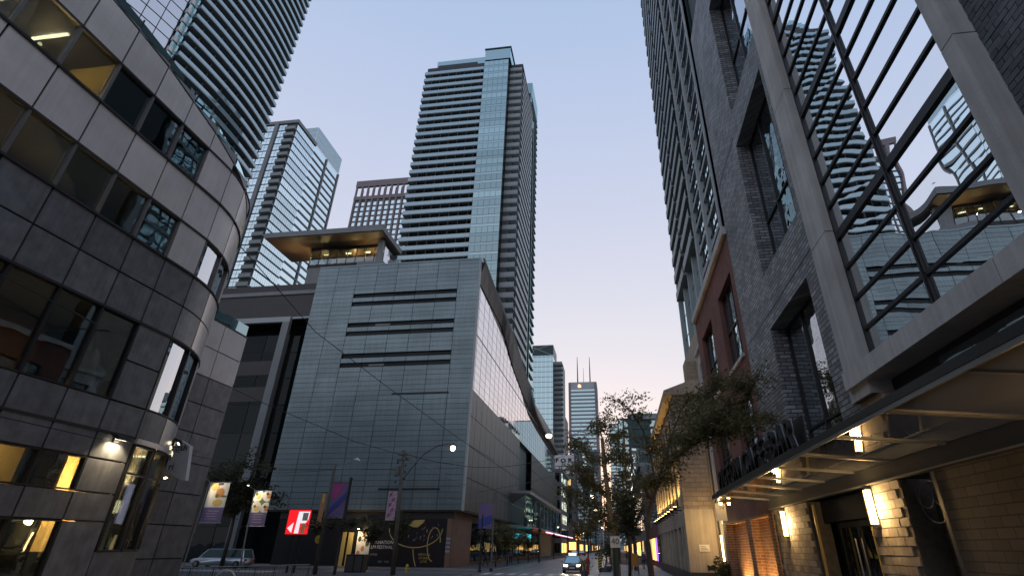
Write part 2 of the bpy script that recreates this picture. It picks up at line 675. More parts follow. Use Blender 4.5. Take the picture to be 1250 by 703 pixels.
pavement('pavement_right', -1.8, 12, -20, 320, 220)
pavement('pavement_corner', -60, -13, 20, 49.8, 150)
pavement('pavement_theatre', -70, -13.2, 60.2, 320, 120)
for nm, b in (('kerb_right', (-1.98, -1.8, -20, 320)), ('kerb_theatre', (-13.2, -13.02, 60.2, 320)), ('kerb_corner', (-13.0, -12.82, 20, 49.8)), ('kerb_plaza', (-60, -13, 49.8, 49.98)), ('kerb_theatre_side', (-70, -13, 60.02, 60.2))):
    struct(box(nm, 'kerb', None, *b, -.01, .128))
rails = MB()
for x in (-10.2, -8.7, -6.1, -4.6):
    rails.box(x - .05, x + .05, 20, 500, 0, .006)
struct(rails.build('streetcar_track', 'rail_steel'))
mk = MB()
for i in range(40):
    mk.box(-7.45, -7.33, 64 + i * 9, 67 + i * 9, 0, .004)
for i in range(9):
    mk.box(-12.6 + i * 1.2, -12.0 + i * 1.2, 51.5, 54.5, 0, .004)
mk.box(-2.6, -2.48, 62, 400, 0, .004)
struct(mk.build('road_marking', 'road_paint'))

# ------------------------------------------------------------------ left: office block with the rounded corner
XF, YC, RC = -19.0, 18.2, 6.2


def LP(s, d=0.0):
    """point of the facade at run s, d metres out of the wall"""
    if s <= YC:
        return (XF + d, s)
    a = min((s - YC) / RC, PI / 2)
    x, y = XF - RC + (RC + d) * math.cos(a), YC + (RC + d) * math.sin(a)
    ex = (s - YC) - RC * PI / 2
    return (x - max(ex, 0), y)


def cell(s0, s1, z0, z1, d0, d1, z1b=None):
    n = 1 if s1 <= YC else max(2, int((s1 - max(s0, YC)) / .3) + 1)
    if z1b is None:
        z1b = z1
    v, f = [], []
    for i in range(n + 1):
        t = i / n
        s = s0 + (s1 - s0) * t
        zt = z1 + (z1b - z1) * t
        for d, z in ((d0, z0), (d1, z0), (d1, zt), (d0, zt)):
            v.append((*LP(s, d), z))
    for i in range(n):
        a, b = i * 4, i * 4 + 4
        f += [(a + k, a + (k + 1) % 4, b + (k + 1) % 4, b + k) for k in range(4)]
    f += [(0, 1, 2, 3), (n * 4 + 3, n * 4 + 2, n * 4 + 1, n * 4)]
    return v, f


lf = T('office_building', 'dark granite and pale panel office block with a rounded corner, left edge of the street', 'office building', (-24, 10, 0))
js = [18.72 - 1.68 * k for k in range(11)][::-1] + [18.72 + 1.57 * k for k in range(1, 7)]


def ztop(s):
    pts = [(0, 21.7), (10.6, 21.65), (13.5, 21.35), (17.2, 20.5), (20, 19.5), (22.5, 18.6), (26, 18.0), (30, 17.6)]
    for (a, b), (c, d) in zip(pts, pts[1:]):
        if a <= s <= c:
            return b + (d - b) * (s - a) / (c - a)
    return pts[-1][1]


rows = [(19.5, 21.7, 'top'), (17.4, 19.5, 's1'), (15.3, 17.4, 'l'), (13.3, 15.3, 's2'), (11.75, 13.3, 'd'), (10.25, 11.75, 'd'),
        (7.1, 10.25, 's3'), (5.95, 7.1, 'd'), (5.0, 5.95, 'd'), (3.85, 5.0, 's4'), (2.9, 3.85, 'd'), (.45, 2.9, 's5'), (0, .45, 'd')]
G_ = .035
back = MB()
for s0, s1 in zip(js, js[1:]):
    m = (s0 + s1) / 2
    for z0, z1, k in rows:
        t0, t1 = min(z1, ztop(s0)), min(z1, ztop(s1))
        if min(t0, t1) - z0 < .12:
            continue
        shop = 18.7 < s0 < 22.6 and z0 < 5.9
        win = (k == 's1' and s1 < 17.1) or (k == 's2' and (s1 < 17.1 or 18.7 < s0 < 21)) or (k == 's3' and (13 < s0 and s1 < 17.1 or s0 < 13 or 18.7 < s0 < 21)) or (k in ('s4', 's5') and s1 < 17.1)
        if shop:
            continue
        if win:
            g = 'glass_curve' if s0 > 18 else ('glass_see' if k in ('s1', 's4', 's5', 's2', 's3') else 'glass_dark')
            w = MB()
            e = .05
            for a, b, c, d in ((s0, s0 + e, z0, z1), (s1 - e, s1, z0, z1), (s0 + e, s1 - e, z0, z0 + e), (s0 + e, s1 - e, z1 - e, z1)):
                w.add(*cell(a, b, c, d, -.16, .01))
            fr = w.build('window_frame', 'mullion' if k in ('s1', 's2') else 'dark_frame', lf)
            MB().add(*cell(s0 + e, s1 - e, z0 + e, z1 - e, -.13, -.11)).build('pane', g, fr)
            continue
        mat = 'light_panel' if k in ('top', 's1', 'l', 's2') else 'granite_panel'
        if s0 > 19.5 and z0 > 5.0:
            mat = 'tan_panel' if s0 < 22 else 'light_panel'  # tan tone on the curve imitates warm light on these panels
        if k in ('s3',) and s0 > 17:
            zz = (z0 + z1) / 2
            for a, b in ((z0, zz), (zz, z1)):
                MB().add(*cell(s0 + G_, s1 - G_, a + G_, b - G_, -.06, 0)).build('panel', mat, lf)
        else:
            MB().add(*cell(s0 + G_, s1 - G_, z0 + G_, t0 - G_, -.06, 0, t1 - G_)).build('panel', mat, lf)
        back.add(*cell(s0, s1, z0, t0 - .02, -.25, -.05, t1 - .02))
# ledges above and below the window strips
for z, d in ((17.4, .07), (13.3, .07), (10.25, .05), (15.3, .04), (19.5, .04), (5.95, .03)):
    back.add(*cell(.24, 28.0, z - .045, z + .045, -.2, d))
back.build('backing_wall', 'groove', lf)
par = MB()
prev = None
for a, b in zip(js, js[1:]):
    par.add(*cell(a, b, ztop(a) - .02, ztop(a) + .05, -.35, .02, ztop(b) + .05))
par.build('parapet_cap', 'beige_metal', lf)
rl = MB()
for a, b in zip(js, js[1:]):
    v, f = cell(a, b, ztop(a) + .1, ztop(a) + .62, -.12, -.1, ztop(b) + .62)
    rl.add(v, f)
rl.build('roof_railing', 'glass_teal', lf)
rp = MB().box(-.025, .025, -.025, .025, 0, .7).mesh('railing_post', 'dark_frame')
for s in js:
    piece('railing_post', rp, lf, (*LP(s, -.05), ztop(s)))
# inside: floors, back walls and partitions seen through the window strips
ins = MB()
for z in (3.6, 6.1, 10.6, 12.9, 15.8, 16.9, 19.8):
    ins.box(-27, -19.4, -2, 18, z - .1, z + .1)
ins.box(-27.2, -27, -2, 18, 0, 21)
ins.build('floor_plate', 'soffit', lf)
par_ = MB()
par_.box(-26, -19.3, 12.15, 12.3, 16.9, 19.7)
par_.box(-26, -19.3, 15.1, 15.25, 3.6, 6)
par_.build('partition', 'food_yellow', lf)
par_ = MB()
par_.box(-26, -19.3, 8.0, 8.15, 12.9, 15.7).box(-22.5, -22.3, 2, 16, 12.9, 15.0).box(-23.5, -23.3, 2, 17, 7, 10.4)
par_.build('partition', 'soffit_wood', lf)
tb = MB()
for y in (5.2, 7.0, 9.0, 10.6):
    tb.box(-21.6, -20.0, y - .05, y + .05, 19.58, 19.66)
tb.build('ceiling_light', 'tube_light', lf)
tb2 = MB()
tb2.box(-21, -20.2, 8.6, 8.7, 13.4, 13.5).box(-21, -19.9, 11.6, 11.7, 13.4, 13.46)
tb2.box(-22.5, -20.5, 6, 6.1, 10.3, 10.38).box(-22.5, -20.5, 13.6, 13.7, 7.3, 7.36)
tb2.box(-24, -21, 13.9, 14.0, 5.5, 5.6).box(-24, -21, 14.6, 14.7, 5.5, 5.6).box(-25, -22, 12.9, 13, 5.5, 5.6)
tb2.box(-24, -22, 14, 14.1, 2.2, 2.6).box(-23, -22, 10, 10.4, 2.6, 2.7)
tb2.build('ceiling_light', 'office_light', lf)
for q, e_ in (((-21.5, 9.6, 13.7), 50), ((-21.0, 12.9, 13.6), 44), ((-21.2, 15.4, 13.6), 24), ((-21.8, 9.5, 7.6), 22), ((-21.5, 14.6, 7.5), 34), ((-22, 14.2, 4.9), 120), ((-22, 11, 4.9), 90), ((-22, 13, 1.8), 40), ((-20.6, 10.4, 18.9), 130), ((-21, 7, 18.9), 60)):
    light('room_light', 'POINT', q, e_, (1, .68, .3), lf, .07)
# corner shop window
MB().add(*cell(18.74, 22.9, 5.75, 5.95, -.3, .12)).build('shop_canopy', 'tan_panel', lf)
MB().add(*cell(18.74, 22.9, 0, 1.9, -.3, 0)).build('shop_base', 'granite_panel', lf)
for a, b in ((18.8, 20.1), (20.2, 21.5), (21.6, 22.8)):
    w = MB()
    for q in ((a, a + .08, 1.9, 5.75), (b - .08, b, 1.9, 5.75), (a + .08, b - .08, 1.9, 1.98), (a + .08, b - .08, 5.67, 5.75), (a + .08, b - .08, 4.62, 4.68)):
        w.add(*cell(*q, -.2, .02))
    fr = w.build('shop_window', 'dark_frame', lf)
    MB().add(*cell(a + .08, b - .08, 1.98, 5.67, -.1, -.08)).build('pane', 'glass_see', fr)
MB().add(*cell(18.74, 22.9, 1.9, 5.7, -2.6, -2.5)).build('shop_back_wall', 'food_yellow', lf)
MB().add(*cell(18.5, 22.9, 5.68, 5.74, -2.6, -.22)).build('shop_ceiling', 'food_yellow', lf)
MB().add(*cell(19.3, 19.45, 5.55, 5.62, -1.9, -.6)).add(*cell(21.3, 21.45, 5.55, 5.62, -1.9, -.6)).build('shop_lamp', 'tube_light', lf)
MB().add(*cell(20.3, 21.2, 2.9, 4.4, -.6, -.55)).build('poster', 'screen_pale', lf)
MB().add(*cell(20.5, 21.2, 2.05, 2.7, -.7, -.65)).build('poster', 'art_green', lf)
MB().add(*cell(19.1, 19.7, 2.0, 2.9, -.8, -.75)).build('poster', 'food_orange', lf)
sc_ = MB()
for i in range(9):
    x, y = LP(20.2 + i * .17, -.8 - .15 * (i % 3))
    sc_.tube([(x, y, 5.6), (x + .05, y, 5.1), (x - .06, y + .05, 4.7), (x + .02, y, 4.35)], .03, 5)
sc_.build('hanging_decoration', 'banner_white', lf)
x, y = LP(20.4, -1.3)
light('shop_light', 'POINT', (x, y, 4.4), 900, (1, .68, .33), lf, .25)
x, y = LP(22.2, -1.2)
light('shop_light', 'POINT', (x, y, 3.6), 240, (1, .68, .33), lf, .25)
# recessed wing beyond the corner
for j, (z0, z1) in enumerate([(0, 1.5), (1.5, 3.1), (3.1, 4.7), (4.7, 6.3), (6.3, 7.9), (7.9, 9.5), (9.5, 11.1), (11.1, 12.8), (12.8, 14.5)]):
    for i in range(3):
        y0 = 23 + 2.07 * i
        box('panel', 'light_panel' if j > 6 else 'granite_panel', lf, -24.08, -24.0, y0 + .03, y0 + 2.04, z0 + .03, z1 - .03)
box('wing_wall', 'groove', lf, -34, -24.07, 22.6, 29.2, 0, 14.48)
for j in range(9):
    box('panel', 'granite_panel' if j < 7 else 'light_panel', lf, -26.1, -24.05, 29.2, 29.28, j * 1.61 + .03, j * 1.61 + 1.58)
box('wing_railing', 'glass_teal', lf, -24.12, -24.09, 22.9, 29.2, 14.55, 15.3)
box('wing_cap', 'teal_metal', lf, -24.4, -23.97, 22.9, 29.25, 14.5, 14.57)
box('roof', 'grey_wall', lf, -34, -19.5, -4, 18, 20.9, 21.0)
box('unseen_block', 'granite_panel', lf, -75, -34, -60, 22.5, 0, 31)  # unseen volume added to darken the facades across the street
box('unseen_block', 'light_panel', lf, -34, -19.02, -60, -.02, 0, 21)  # added out of view behind the camera, closes off sky light
box('unseen_wing', 'granite_panel', lf, -75, -34.02, 22.5, 29.1, 0, 14.4)  # hidden addition, shades the lower theatre wall


def wall_lamp(pos, n, label, e=28):
    """hooded down light on the wall; n = outward direction"""
    t = T('wall_lamp', label, 'wall lamp', pos, 'hooded lamps on the granite office wall')
    n = Vector((*n, 0)).normalized()
    a = Vector((-n.y, n.x, 0))
    p = Vector(pos)
    MB().obox(p + n * .05, n * .05, a * .16, (0, 0, .12)).build('bracket', 'black', t)
    hood = MB()
    prof = [(0, .10), (.36, .0), (.38, -.14), (.30, -.14), (0, .04)]
    pts = []
    for k in (-1, 1):
        pts += [p + n * u + a * (.30 * k) + Vector((0, 0, w + .1)) for u, w in prof]
    hood.add(pts, [(0, 1, 2, 3, 4), (9, 8, 7, 6, 5)] + [(i, (i + 1) % 5, 5 + (i + 1) % 5, 5 + i) for i in range(5)])
    hood.build('hood', 'black', t)
    MB().obox(p + n * .27 + Vector((0, 0, .0)), n * .07, a * .24, (0, 0, .025)).build('lens', 'lamp_white', t)
    light('lamp_light', 'SPOT', p + n * .30 + Vector((0, 0, -.05)), e, (1, .78, .48), t, .08, aim=(-n.x * .55, -n.y * .55, -1), spot=125)
    return t


wall_lamp((*LP(17.9), 5.75), (1, 0), 'hooded wall lamp lighting one square granite panel, farthest left of the hooded lamps', 260)
for s, z, lb in ((22.2, 6.35, 'hooded wall lamp above the curved shop window, beside the white blade sign'), (23.9, 5.0, 'hooded wall lamp low on the curve below the white blade sign'), (25.4, 4.5, 'smallest hooded wall lamp, last one round the corner')):
    x, y = LP(s)
    a = min((s - YC) / RC, PI / 2)
    wall_lamp((x, y, z), (math.cos(a), math.sin(a)), lb, 190)
# blade sign
YB = 25.4
a_, b_, c_, d_ = atY(208, 536, YB), atY(232, 544, YB), atY(226, 586, YB), atY(203, 574, YB)
t = T('blade_sign', 'white blade sign with black lettering projecting beside the curved shop corner', 'sign', (d_.x, YB, d_.z))
MB().prism_y([(a_.x, a_.z), (a_.x + .55, a_.z - .02), (b_.x, b_.z), (c_.x, c_.z), (c_.x - .3, c_.z + .02), (d_.x, d_.z)], YB, YB + .22).build('sign_box', 'white_paint', t)
cx_, w_ = (a_.x + b_.x) / 2, (b_.x - a_.x)
for k, (q, dx) in enumerate((('rosh', .1), ('n', -.25), ('ri', .1))):
    text('lettering', q, .5, (cx_ + dx - .08 * k, YB - .02, a_.z - .45 - .48 * k), (1, 0, 0), (0, 0, 1), 'black', t)
MB().box(d_.x - .6, d_.x + .02, YB + .06, YB + .16, d_.z + .2, d_.z + .35).box(d_.x - .6, a_.x + .02, YB + .06, YB + .16, a_.z - .4, a_.z - .25).build('bracket', 'black', t)

# ------------------------------------------------------------------ film theatre podium
TX0, TX1, TY = -42.65, -17.8, 62.7
tf = T('theatre_building', 'grey metal panelled film theatre podium with thin window slots and a wavy roof edge', 'theatre', (-30, 75, 0))
box('core_wall', 'metal_dark', tf, TX0 + .1, TX1 - 1.2, TY + .45, 168, 5.95, 34)
box('upper_wall', 'metal_dark', tf, TX0 + .1, TX1 - .1, TY + .45, TY + 1.1, 33.9, 39.4)
rh = .655
nr = int(round((39.6 - 5.95) / rh))
cw = (TX1 - TX0) / 8
slots = {}
for zc in (34.43, 33.12, 29.85, 28.6, 25.3, 24.0):
    slots[min(range(nr), key=lambda r: abs(5.95 + (r + .5) * rh - zc))] = 1
pm = MB().box(-cw / 2 + .03, cw / 2 - .03, -.05, .05, -rh / 2 + .02, rh / 2 - .02).mesh('metal_panel', 'metal_panel')
rest = MB()
cnt = 0
for r in range(nr - 1, -1, -1):
    zc = 5.95 + (r + .5) * rh
    for c in range(8):
        xc = TX0 + (c + .5) * cw
        if r in slots and -35.4 < xc < -20.4:
            continue
        yy = TY + .07 + random.uniform(-.012, .012)
        if cnt < 300:
            piece('metal_panel', pm, tf, (xc, yy, zc))
            cnt += 1
        else:
            rest.box(xc - cw / 2 + .03, xc + cw / 2 - .03, yy - .05, yy + .05, zc - rh / 2 + .02, zc + rh / 2 - .02)
rest.build('metal_panel', 'metal_panel', tf, kind='stuff')
for r in slots:
    z0, z1 = 5.95 + r * rh, 5.95 + (r + 1) * rh
    xa, xb = TX0 + cw * 2 + .0, TX0 + cw * 7
    w = box('window_slot', 'dark_frame', tf, xa, xb, TY + .35, TY + .4, z0, z1)
    xs = [xa + (xb - xa) * i / 5 for i in range(6)]
    for a, b in zip(xs, xs[1:]):
        MB().box(a + .05, b - .05, TY + .29, TY + .33, z0 + .05, z1 - .04).build('pane', 'glass_black', w)
    if r % 3 == 0:
        MB().box(xa + 4, xa + 6.2, TY + .275, TY + .285, z0 + .2, z1 - .2).build('blind', 'mullion', w)
box('corner_trim', 'white_frame', tf, TX1 - .12, TX1 + .08, TY - .02, TY + .6, 5.9, 39.65)
box('edge_wall', 'metal_dark', tf, TX0, TX0 + .12, TY + .13, TY + .44, 5.95, 39.4)
box('edge_wall', 'metal_dark', tf, TX1 - 1.25, TX1 - .13, TY + .13, TY + .44, 5.95, 39.4)
box('louvre', 'dark_frame', tf, -28.4, -20.75, TY - .03, TY + .05, 19.75, 19.95)
box('louvre', 'dark_frame', tf, -28.4, -20.75, TY - .03, TY + .05, 8.15, 8.35)
box('roof_cap', 'metal_panel', tf, TX0, TX1, TY - .01, TY + 1.0, 39.4, 39.62)
# street side
SX = -17.8
box('side_soffit', 'soffit', tf, TX0 + .2, SX - .1, TY + .2, 168, 5.82, 5.94)
row_z = [5.95, 9.6, 13.3, 17.0, 20.3]
ys_ = [62.9 + 3.02 * i for i in range(35)]
pk = 0
for z0, z1 in zip(row_z, row_z[1:]):
    for y0, y1 in zip(ys_, ys_[1:]):
        if y1 > 99.5 and y0 < 111.5:
            continue
        box('wall_panel', 'metal_dark', tf, SX - .1, SX, y0 + .04, y1 - .04, z0 + .04, z1 - .04)
for y, z in ((64.6, 17.4), (69.6, 18.6), (66.4, 18.4)):
    box('light_slot', 'white_frame', tf, SX, SX + .02, y, y + .25, z - 1.3, z + .9)
box('side_slot', 'teal_metal', tf, SX - 1.0, SX - .8, 99.4, 111.6, 5.95, 20.3)
mullz = [20.35 + 1.06 * i for i in range(8)] + [28.8, 30.2, 31.6, 33.0, 34.4, 36.4]
prof_o = [(62.7, 39.6), (70, 38.6), (77, 38.1), (87.5, 36.9), (98, 34.6), (106.5, 33.2), (112, 31.2), (118, 29.8), (130, 29.0), (165, 28.2)]
prof_i = [(63.5, 36.6), (73, 36.3), (80.5, 36.2), (86, 34.8), (92, 32.6), (103, 30.6), (112, 29.6), (130, 28.9), (165, 28.4)]


def lerp(pr, y):
    for (a, b), (c, d) in zip(pr, pr[1:]):
        if a <= y <= c:
            return b + (d - b) * (y - a) / (c - a)
    return pr[-1][1] if y > pr[-1][0] else pr[0][1]


GX = -18.35
for y0, y1 in zip(ys_, ys_[1:]):
    zt = min(lerp(prof_i, y0), lerp(prof_i, y1)) + .05
    fr = MB()
    fr.box(GX - .06, GX + .02, y0 - .03, y0 + .03, 20.35, zt)
    for z in mullz:
        if z < zt - .2:
            h = .09 if abs(z - 28.8) < .01 else .02
            fr.box(GX - .05, GX + (.04 if h > .05 else .012), y0 + .04, y1 - .04, z - h, z + h)
    f = fr.build('curtain_frame', 'beige_metal', tf)
    zz = [z for z in mullz if z < zt - .2] + [zt]
    for a, b in ((20.4, 24.6), (24.6, 28.7), (28.9, zt)):
        if b - a > .3:
            MB().box(GX - .02, GX, y0 + .05, y1 - .05, a, b).build('curtain_pane', 'glass_curtain', f)
box('curtain_sill', 'metal_dark', tf, GX - .3, SX, 62.9, 165, 20.26, 20.36)
rf = MB()
YS = [63.75, 66, 70, 74, 77, 80.5, 84, 87.5, 92, 95, 98, 102, 106.5, 109, 112, 115, 118, 124, 130, 145, 165]
v, f = [], []
ed_y = [62.7] + YS[1:]
for y in YS:
    zo, zi = lerp(prof_o, y), lerp(prof_i, y)
    v += [(-17.35, y, zo), (-17.35, y, zo - .45), (GX + .12, y, min(zi, zo - .5)), (GX - 1.6, y, min(zi, zo - .5)), (-20.2, y, zo - .02)]
for i in range(len(YS) - 1):
    a, b = 5 * i, 5 * i + 5
    f += [(a + k, a + (k + 1) % 5, b + (k + 1) % 5, b + k) for k in range(5)]
f += [(0, 1, 2, 3, 4), tuple(5 * (len(YS) - 1) + k for k in (4, 3, 2, 1, 0))]
rf.add(v, f).build('roof_overhang', 'brown_band', tf)
ed = MB()
for a, b in zip(ed_y, ed_y[1:]):
    ed.tube([(-17.33, a, lerp(prof_o, a) - .1), (-17.33, b, lerp(prof_o, b) - .1)], .16, 4)
ed.build('roof_edge_trim', 'white_frame', tf)
# ground floor
box('entrance_wall', 'art_black', tf, TX0 + 2, -19.0, 63.4, 63.6, 0, 5.82)
box('entrance_band', 'brown_band', tf, TX0 + 2, -18.9, 63.28, 63.4, 5.0, 5.8)
for y0 in range(11):
    w = box('shop_window', 'dark_frame', tf, -19.3, -19.1, 72 + y0 * 6, 77.6 + y0 * 6, .3, 5.2)
    MB().box(-19.1, -19.06, 72.2 + y0 * 6, 77.4 + y0 * 6, .5, 5.0).build('pane', 'glass_dark', w)
box('entrance_wall', 'art_brown', tf, -19.2, -19.0, 63.6, 72, 0, 5.82)
box('ground_wall', 'metal_dark', tf, -20, -19.3, 72, 168, 0, 5.82)
# glass canopy box over the entrance
cb = box('marquee_roof', 'beige_metal', tf, -18.3, -14.6, 92, 146, 10.3, 10.75)
MB().prism_y([(-17.8, 8.6), (-15.2, 10.3), (-17.8, 10.3)], 91.6, 92).build('marquee_end', 'metal_dark', tf)
box('marquee_floor', 'beige_metal', tf, -18.3, -15.2, 92, 146, 5.2, 5.5)
for i in range(9):
    w = box('marquee_mullion', 'beige_metal', tf, -15.35, -15.2, 92 + i * 6, 92.25 + i * 6, 5.5, 10.3)
    if i < 9:
        MB().box(-15.3, -15.26, 92.25 + i * 6, 98 + i * 6 - .02, 5.55, 10.28).build('pane', 'glass_teal', w)
box('marquee_side', 'glass_teal', tf, -18.3, -15.4, 92.0, 92.04, 5.5, 10.3)
box('marquee_lamp', 'office_light', tf, -17.4, -16.4, 96, 103, 8.0, 8.12)
sg = box('marquee_neon', 'neon', tf, -15.1, -14.9, 118, 188, 4.95, 5.12)
box('marquee_band', 'red', tf, -15.4, -15.12, 100, 188, 4.7, 5.2)
sc = box('video_screen', 'screen_cyan', tf, -16.2, -16.05, 96, 104, 3.1, 4.3)
sc2 = box('video_screen', 'screen_cyan', tf, -17.9, -16.1, 95.8, 95.95, 3.1, 4.3)
text('screen_lettering', 'KEL', .9, (-17.0, 95.7, 3.7), (1, 0, 0), (0, 0, 1), 'banner_white', sc2, .01)
# hoarding with the festival artwork
hd = T('hoarding', 'black festival hoarding painted with a gold spoon, curves and white lettering', 'hoarding', (-24, 62.9, 0))
box('board', 'art_black', hd, -29.5, -19.5, 62.95, 63.1, .1, 5.05)
box('board', 'art_brown', hd, -19.5, -18.95, 62.95, 63.1, .1, 5.05)
MB().prism_x([(63.1, .1), (70.5, .1), (70.5, 5.05), (63.1, 5.05)], -19.0, -18.9).build('board', 'art_brown', hd)


def stroke(pts, w, mat, y=62.93, name='painted_curve'):
    mb = MB()
    for (a, b), (c, d) in zip(pts, pts[1:]):
        dx, dz = c - a, d - b
        ln = math.hypot(dx, dz)
        nx, nz_ = -dz / ln * w, dx / ln * w
        mb.add([(a + nx, y, b + nz_), (c + nx, y, d + nz_), (c - nx, y, d - nz_), (a - nx, y, b - nz_)], [(0, 1, 2, 3)])
    return mb.build(name, mat, hd, recalc=False)


stroke([(-26.4 + 3.2 * (1 - math.cos(t * PI / 16)) - 0, 4.0 - 1.95 * math.sin(t * PI / 16)) for t in range(17)], .05, 'art_gold')
stroke([(-26.4, 4.55), (-24.3, 4.5)], .05, 'art_gold')
MB().add([(-24.4, 62.92, 4.5), (-23.6, 62.92, 4.15), (-23.0, 62.92, 4.15), (-22.4, 62.92, 4.6), (-22.2, 62.92, 4.95), (-23.4, 62.92, 4.9)], [tuple(range(6))]).build('painted_spoon', 'art_gold', hd, recalc=False)
stroke([(-23.3, 1.9), (-23.1, 1.0), (-22.8, .2)], .05, 'art_gold')
stroke([(-20.9 + .75 * math.cos(t * PI / 10), 2.6 - 1.9 * math.sin(t * PI / 10) * (1 if t < 11 else .8)) for t in range(5, 21)][::-1], .05, 'art_gold')
for i in range(34):
    x, z = random.uniform(-25.6, -20.4), random.uniform(2.6, 4.6)
    if z > 2.3 + .35 * abs(x + 23.2) ** 1.3 * .5:
        stroke([(x, z), (x + random.uniform(-.1, .2), z + random.uniform(.15, .4))], .035, random.choice(['art_green', 'art_grey', 'art_brown', 'art_grey', 'banner_lilac']), name='painted_mark')
for z, b, sz, x in ((2.55, 'INTERNATIONAL', .48, -27.0), (2.05, 'FILM FESTIVAL', .48, -27.2), (1.35, 'Cinemas', .42, -28.2), (.6, 'RBC   VISA', .28, -26.6)):
    text('lettering', b, sz, (x, 62.93, z), (1, 0, 0), (0, 0, 1), 'banner_white' if z > 1.5 else 'art_grey', hd, .005)
for z, b in ((1.35, 'VERTICAL'), (1.0, 'STORIES'), (.66, 'LOVE')):
    text('lettering', b, .33, (-21.9, 62.93, z), (1, 0, 0), (0, 0, 1), 'art_gold', hd, .005)
for k in range(4):
    box('painted_bar', 'art_grey', hd, -19.48, -18.98, 62.92, 62.94, 1.6 + k * .42, 1.85 + k * .42)
# penthouse with the big flat roof
pb = T('penthouse', 'rooftop lounge under a wide flat overhanging roof with a lit strip of windows', 'rooftop pavilion', (-45, 72, 38))
box('roof', 'grey_wall', pb, -56.4, -35.5, 66, 74, 47.95, 48.9)
box('roof_soffit', 'soffit_wood', pb, -56.2, -35.7, 66.2, 74, 47.8, 47.95)
box('base_wall', 'grey_wall', pb, -49.5, -36.2, 69.5, 84, 37, 43.6)
wz = MB()
for i in range(9):
    wz.box(-49.9 + i * 1.65, -49.8 + i * 1.65, 69.9, 70.1, 43.6, 47.8)
wz.box(-50, -36.5, 69.9, 70.1, 47.2, 47.8).box(-50, -36.5, 69.9, 70.1, 43.6, 44.5).box(-50, -36.5, 69.92, 70.05, 45.7, 45.78)
wz = wz.build('window_band', 'dark_frame', pb)
for i in range(8):
    xa = -49.8 + i * 1.65
    MB().box(xa + .02, xa + 1.53, 69.96, 69.98, 44.52, 47.18).build('pane', 'glass_see', wz)
box('room_wall', 'soffit_wood', pb, -50, -36.5, 75, 75.2, 43.6, 47.8)
box('room_ceiling', 'soffit_wood', pb, -50, -36.5, 70.2, 75, 47.5, 47.6)
for xa in (-48.6, -44.5, -41.0, -38.2):
    box('ceiling_light', 'tube_light', pb, xa, xa + .9, 71.5, 71.7, 47.36, 47.44)
for xa, e_ in ((-48.8, 500), (-43, 260), (-38.5, 420)):
    light('room_light', 'POINT', (xa, 71.6, 46.6), e_, (1, .7, .28), pb, .1)
for xa in (-54, -40):
    light('soffit_light', 'SPOT', (xa + 1, 69.5, 45.0), 160, (1, .72, .35), pb, .3, aim=(0, -.5, 1), spot=140)
box('roof_column', 'grey_wall', pb, -37.2, -36.4, 68.5, 69.3, 43.6, 47.8)
box('terrace_wall', 'grey_wall', pb, -40, -35.6, 68, 69.2, 40, 43.4)
box('side_glass', 'glass_curve', pb, -36.4, -36.3, 69.4, 76, 43.6, 47.8)
# west wing
ww = T('theatre_wing', 'dark glazed wing with a pale square frame between office corner and grey panelled podium', 'building wing', (-52, 64, 0))
box('wall', 'brown_band', ww, -66, TX0 - .02, 64.4, 90, 32.2, 36.1)
box('ledge', 'grey_wall', ww, -66, TX0 + 2, 64.2, 90, 36.1, 36.7)
box('upper_band', 'brown_band', ww, -62, TX0 + 2, 65, 90, 36.7, 38.2)
box('frame_bar', 'white_frame', ww, -66, -46.3, 63.8, 64.4, 31.4, 32.2)
box('frame_post', 'grey_wall', ww, -47.4, -46.3, 63.8, 64.4, 0, 31.4)
box('frame_bar', 'white_frame', ww, -46.2, TX0, 64.0, 64.4, 31.9, 32.2)
for k in range(8):
    z0 = .3 + k * 3.9
    w = box('window_frame', 'dark_frame', ww, -66, -47.4, 66.4, 66.5, z0, z0 + 3.9)
    for i in range(5):
        xa = -66 + i * 3.72
        MB().box(xa + .06, xa + 3.66, 66.32, 66.38, z0 + .06, z0 + 3.84).build('pane', 'glass_black', w)
    if k in (5, 6):
        MB().box(-55, -48, 66.28, 66.3, z0 + .5, z0 + 2.6).build('blind', 'brown_band', w)
    box('glass_strip', 'glass_black', ww, -46.9, TX0 - .05, 66.6, 66.7, z0 + .05, z0 + 3.85)
box('rear_wall', 'groove', ww, -66, TX0, 67, 90, 0, 32.2)

# ------------------------------------------------------------------ right: brick building with the big window and the glass canopy
BX = 6.2
rb = T('brick_building', 'grey and red brick street building with a tall concrete framed window and a glass canopy', 'brick building', (8, 18, 0))
g = MB()
wall_x(g, BX, BX + .9, 13.4, 22.9, 4.1, 31, [(15.0, 19.3, 4.1, 9.75), (14.5, 18.8, 11.8, 18.45), (14.1, 18.5, 20.1, 27.6)])
g.build('grey_brick_wall', 'grey_brick', rb)
box('brick_band', 'metal_dark', rb, BX - .012, BX + .02, 13.8, 22.88, 10.28, 10.36)
box('brick_band', 'metal_dark', rb, BX - .012, BX + .02, 19.0, 22.88, 19.1, 19.18)
box('roof_block', 'grey_wall', rb, BX + .9, BX + 3.6, -4, 22.9, 0, 31)
box('roof_block', 'grey_brick', rb, BX + .1, BX + 24, -60, -4, 0, 26)  # unseen block added behind the camera to dim the street


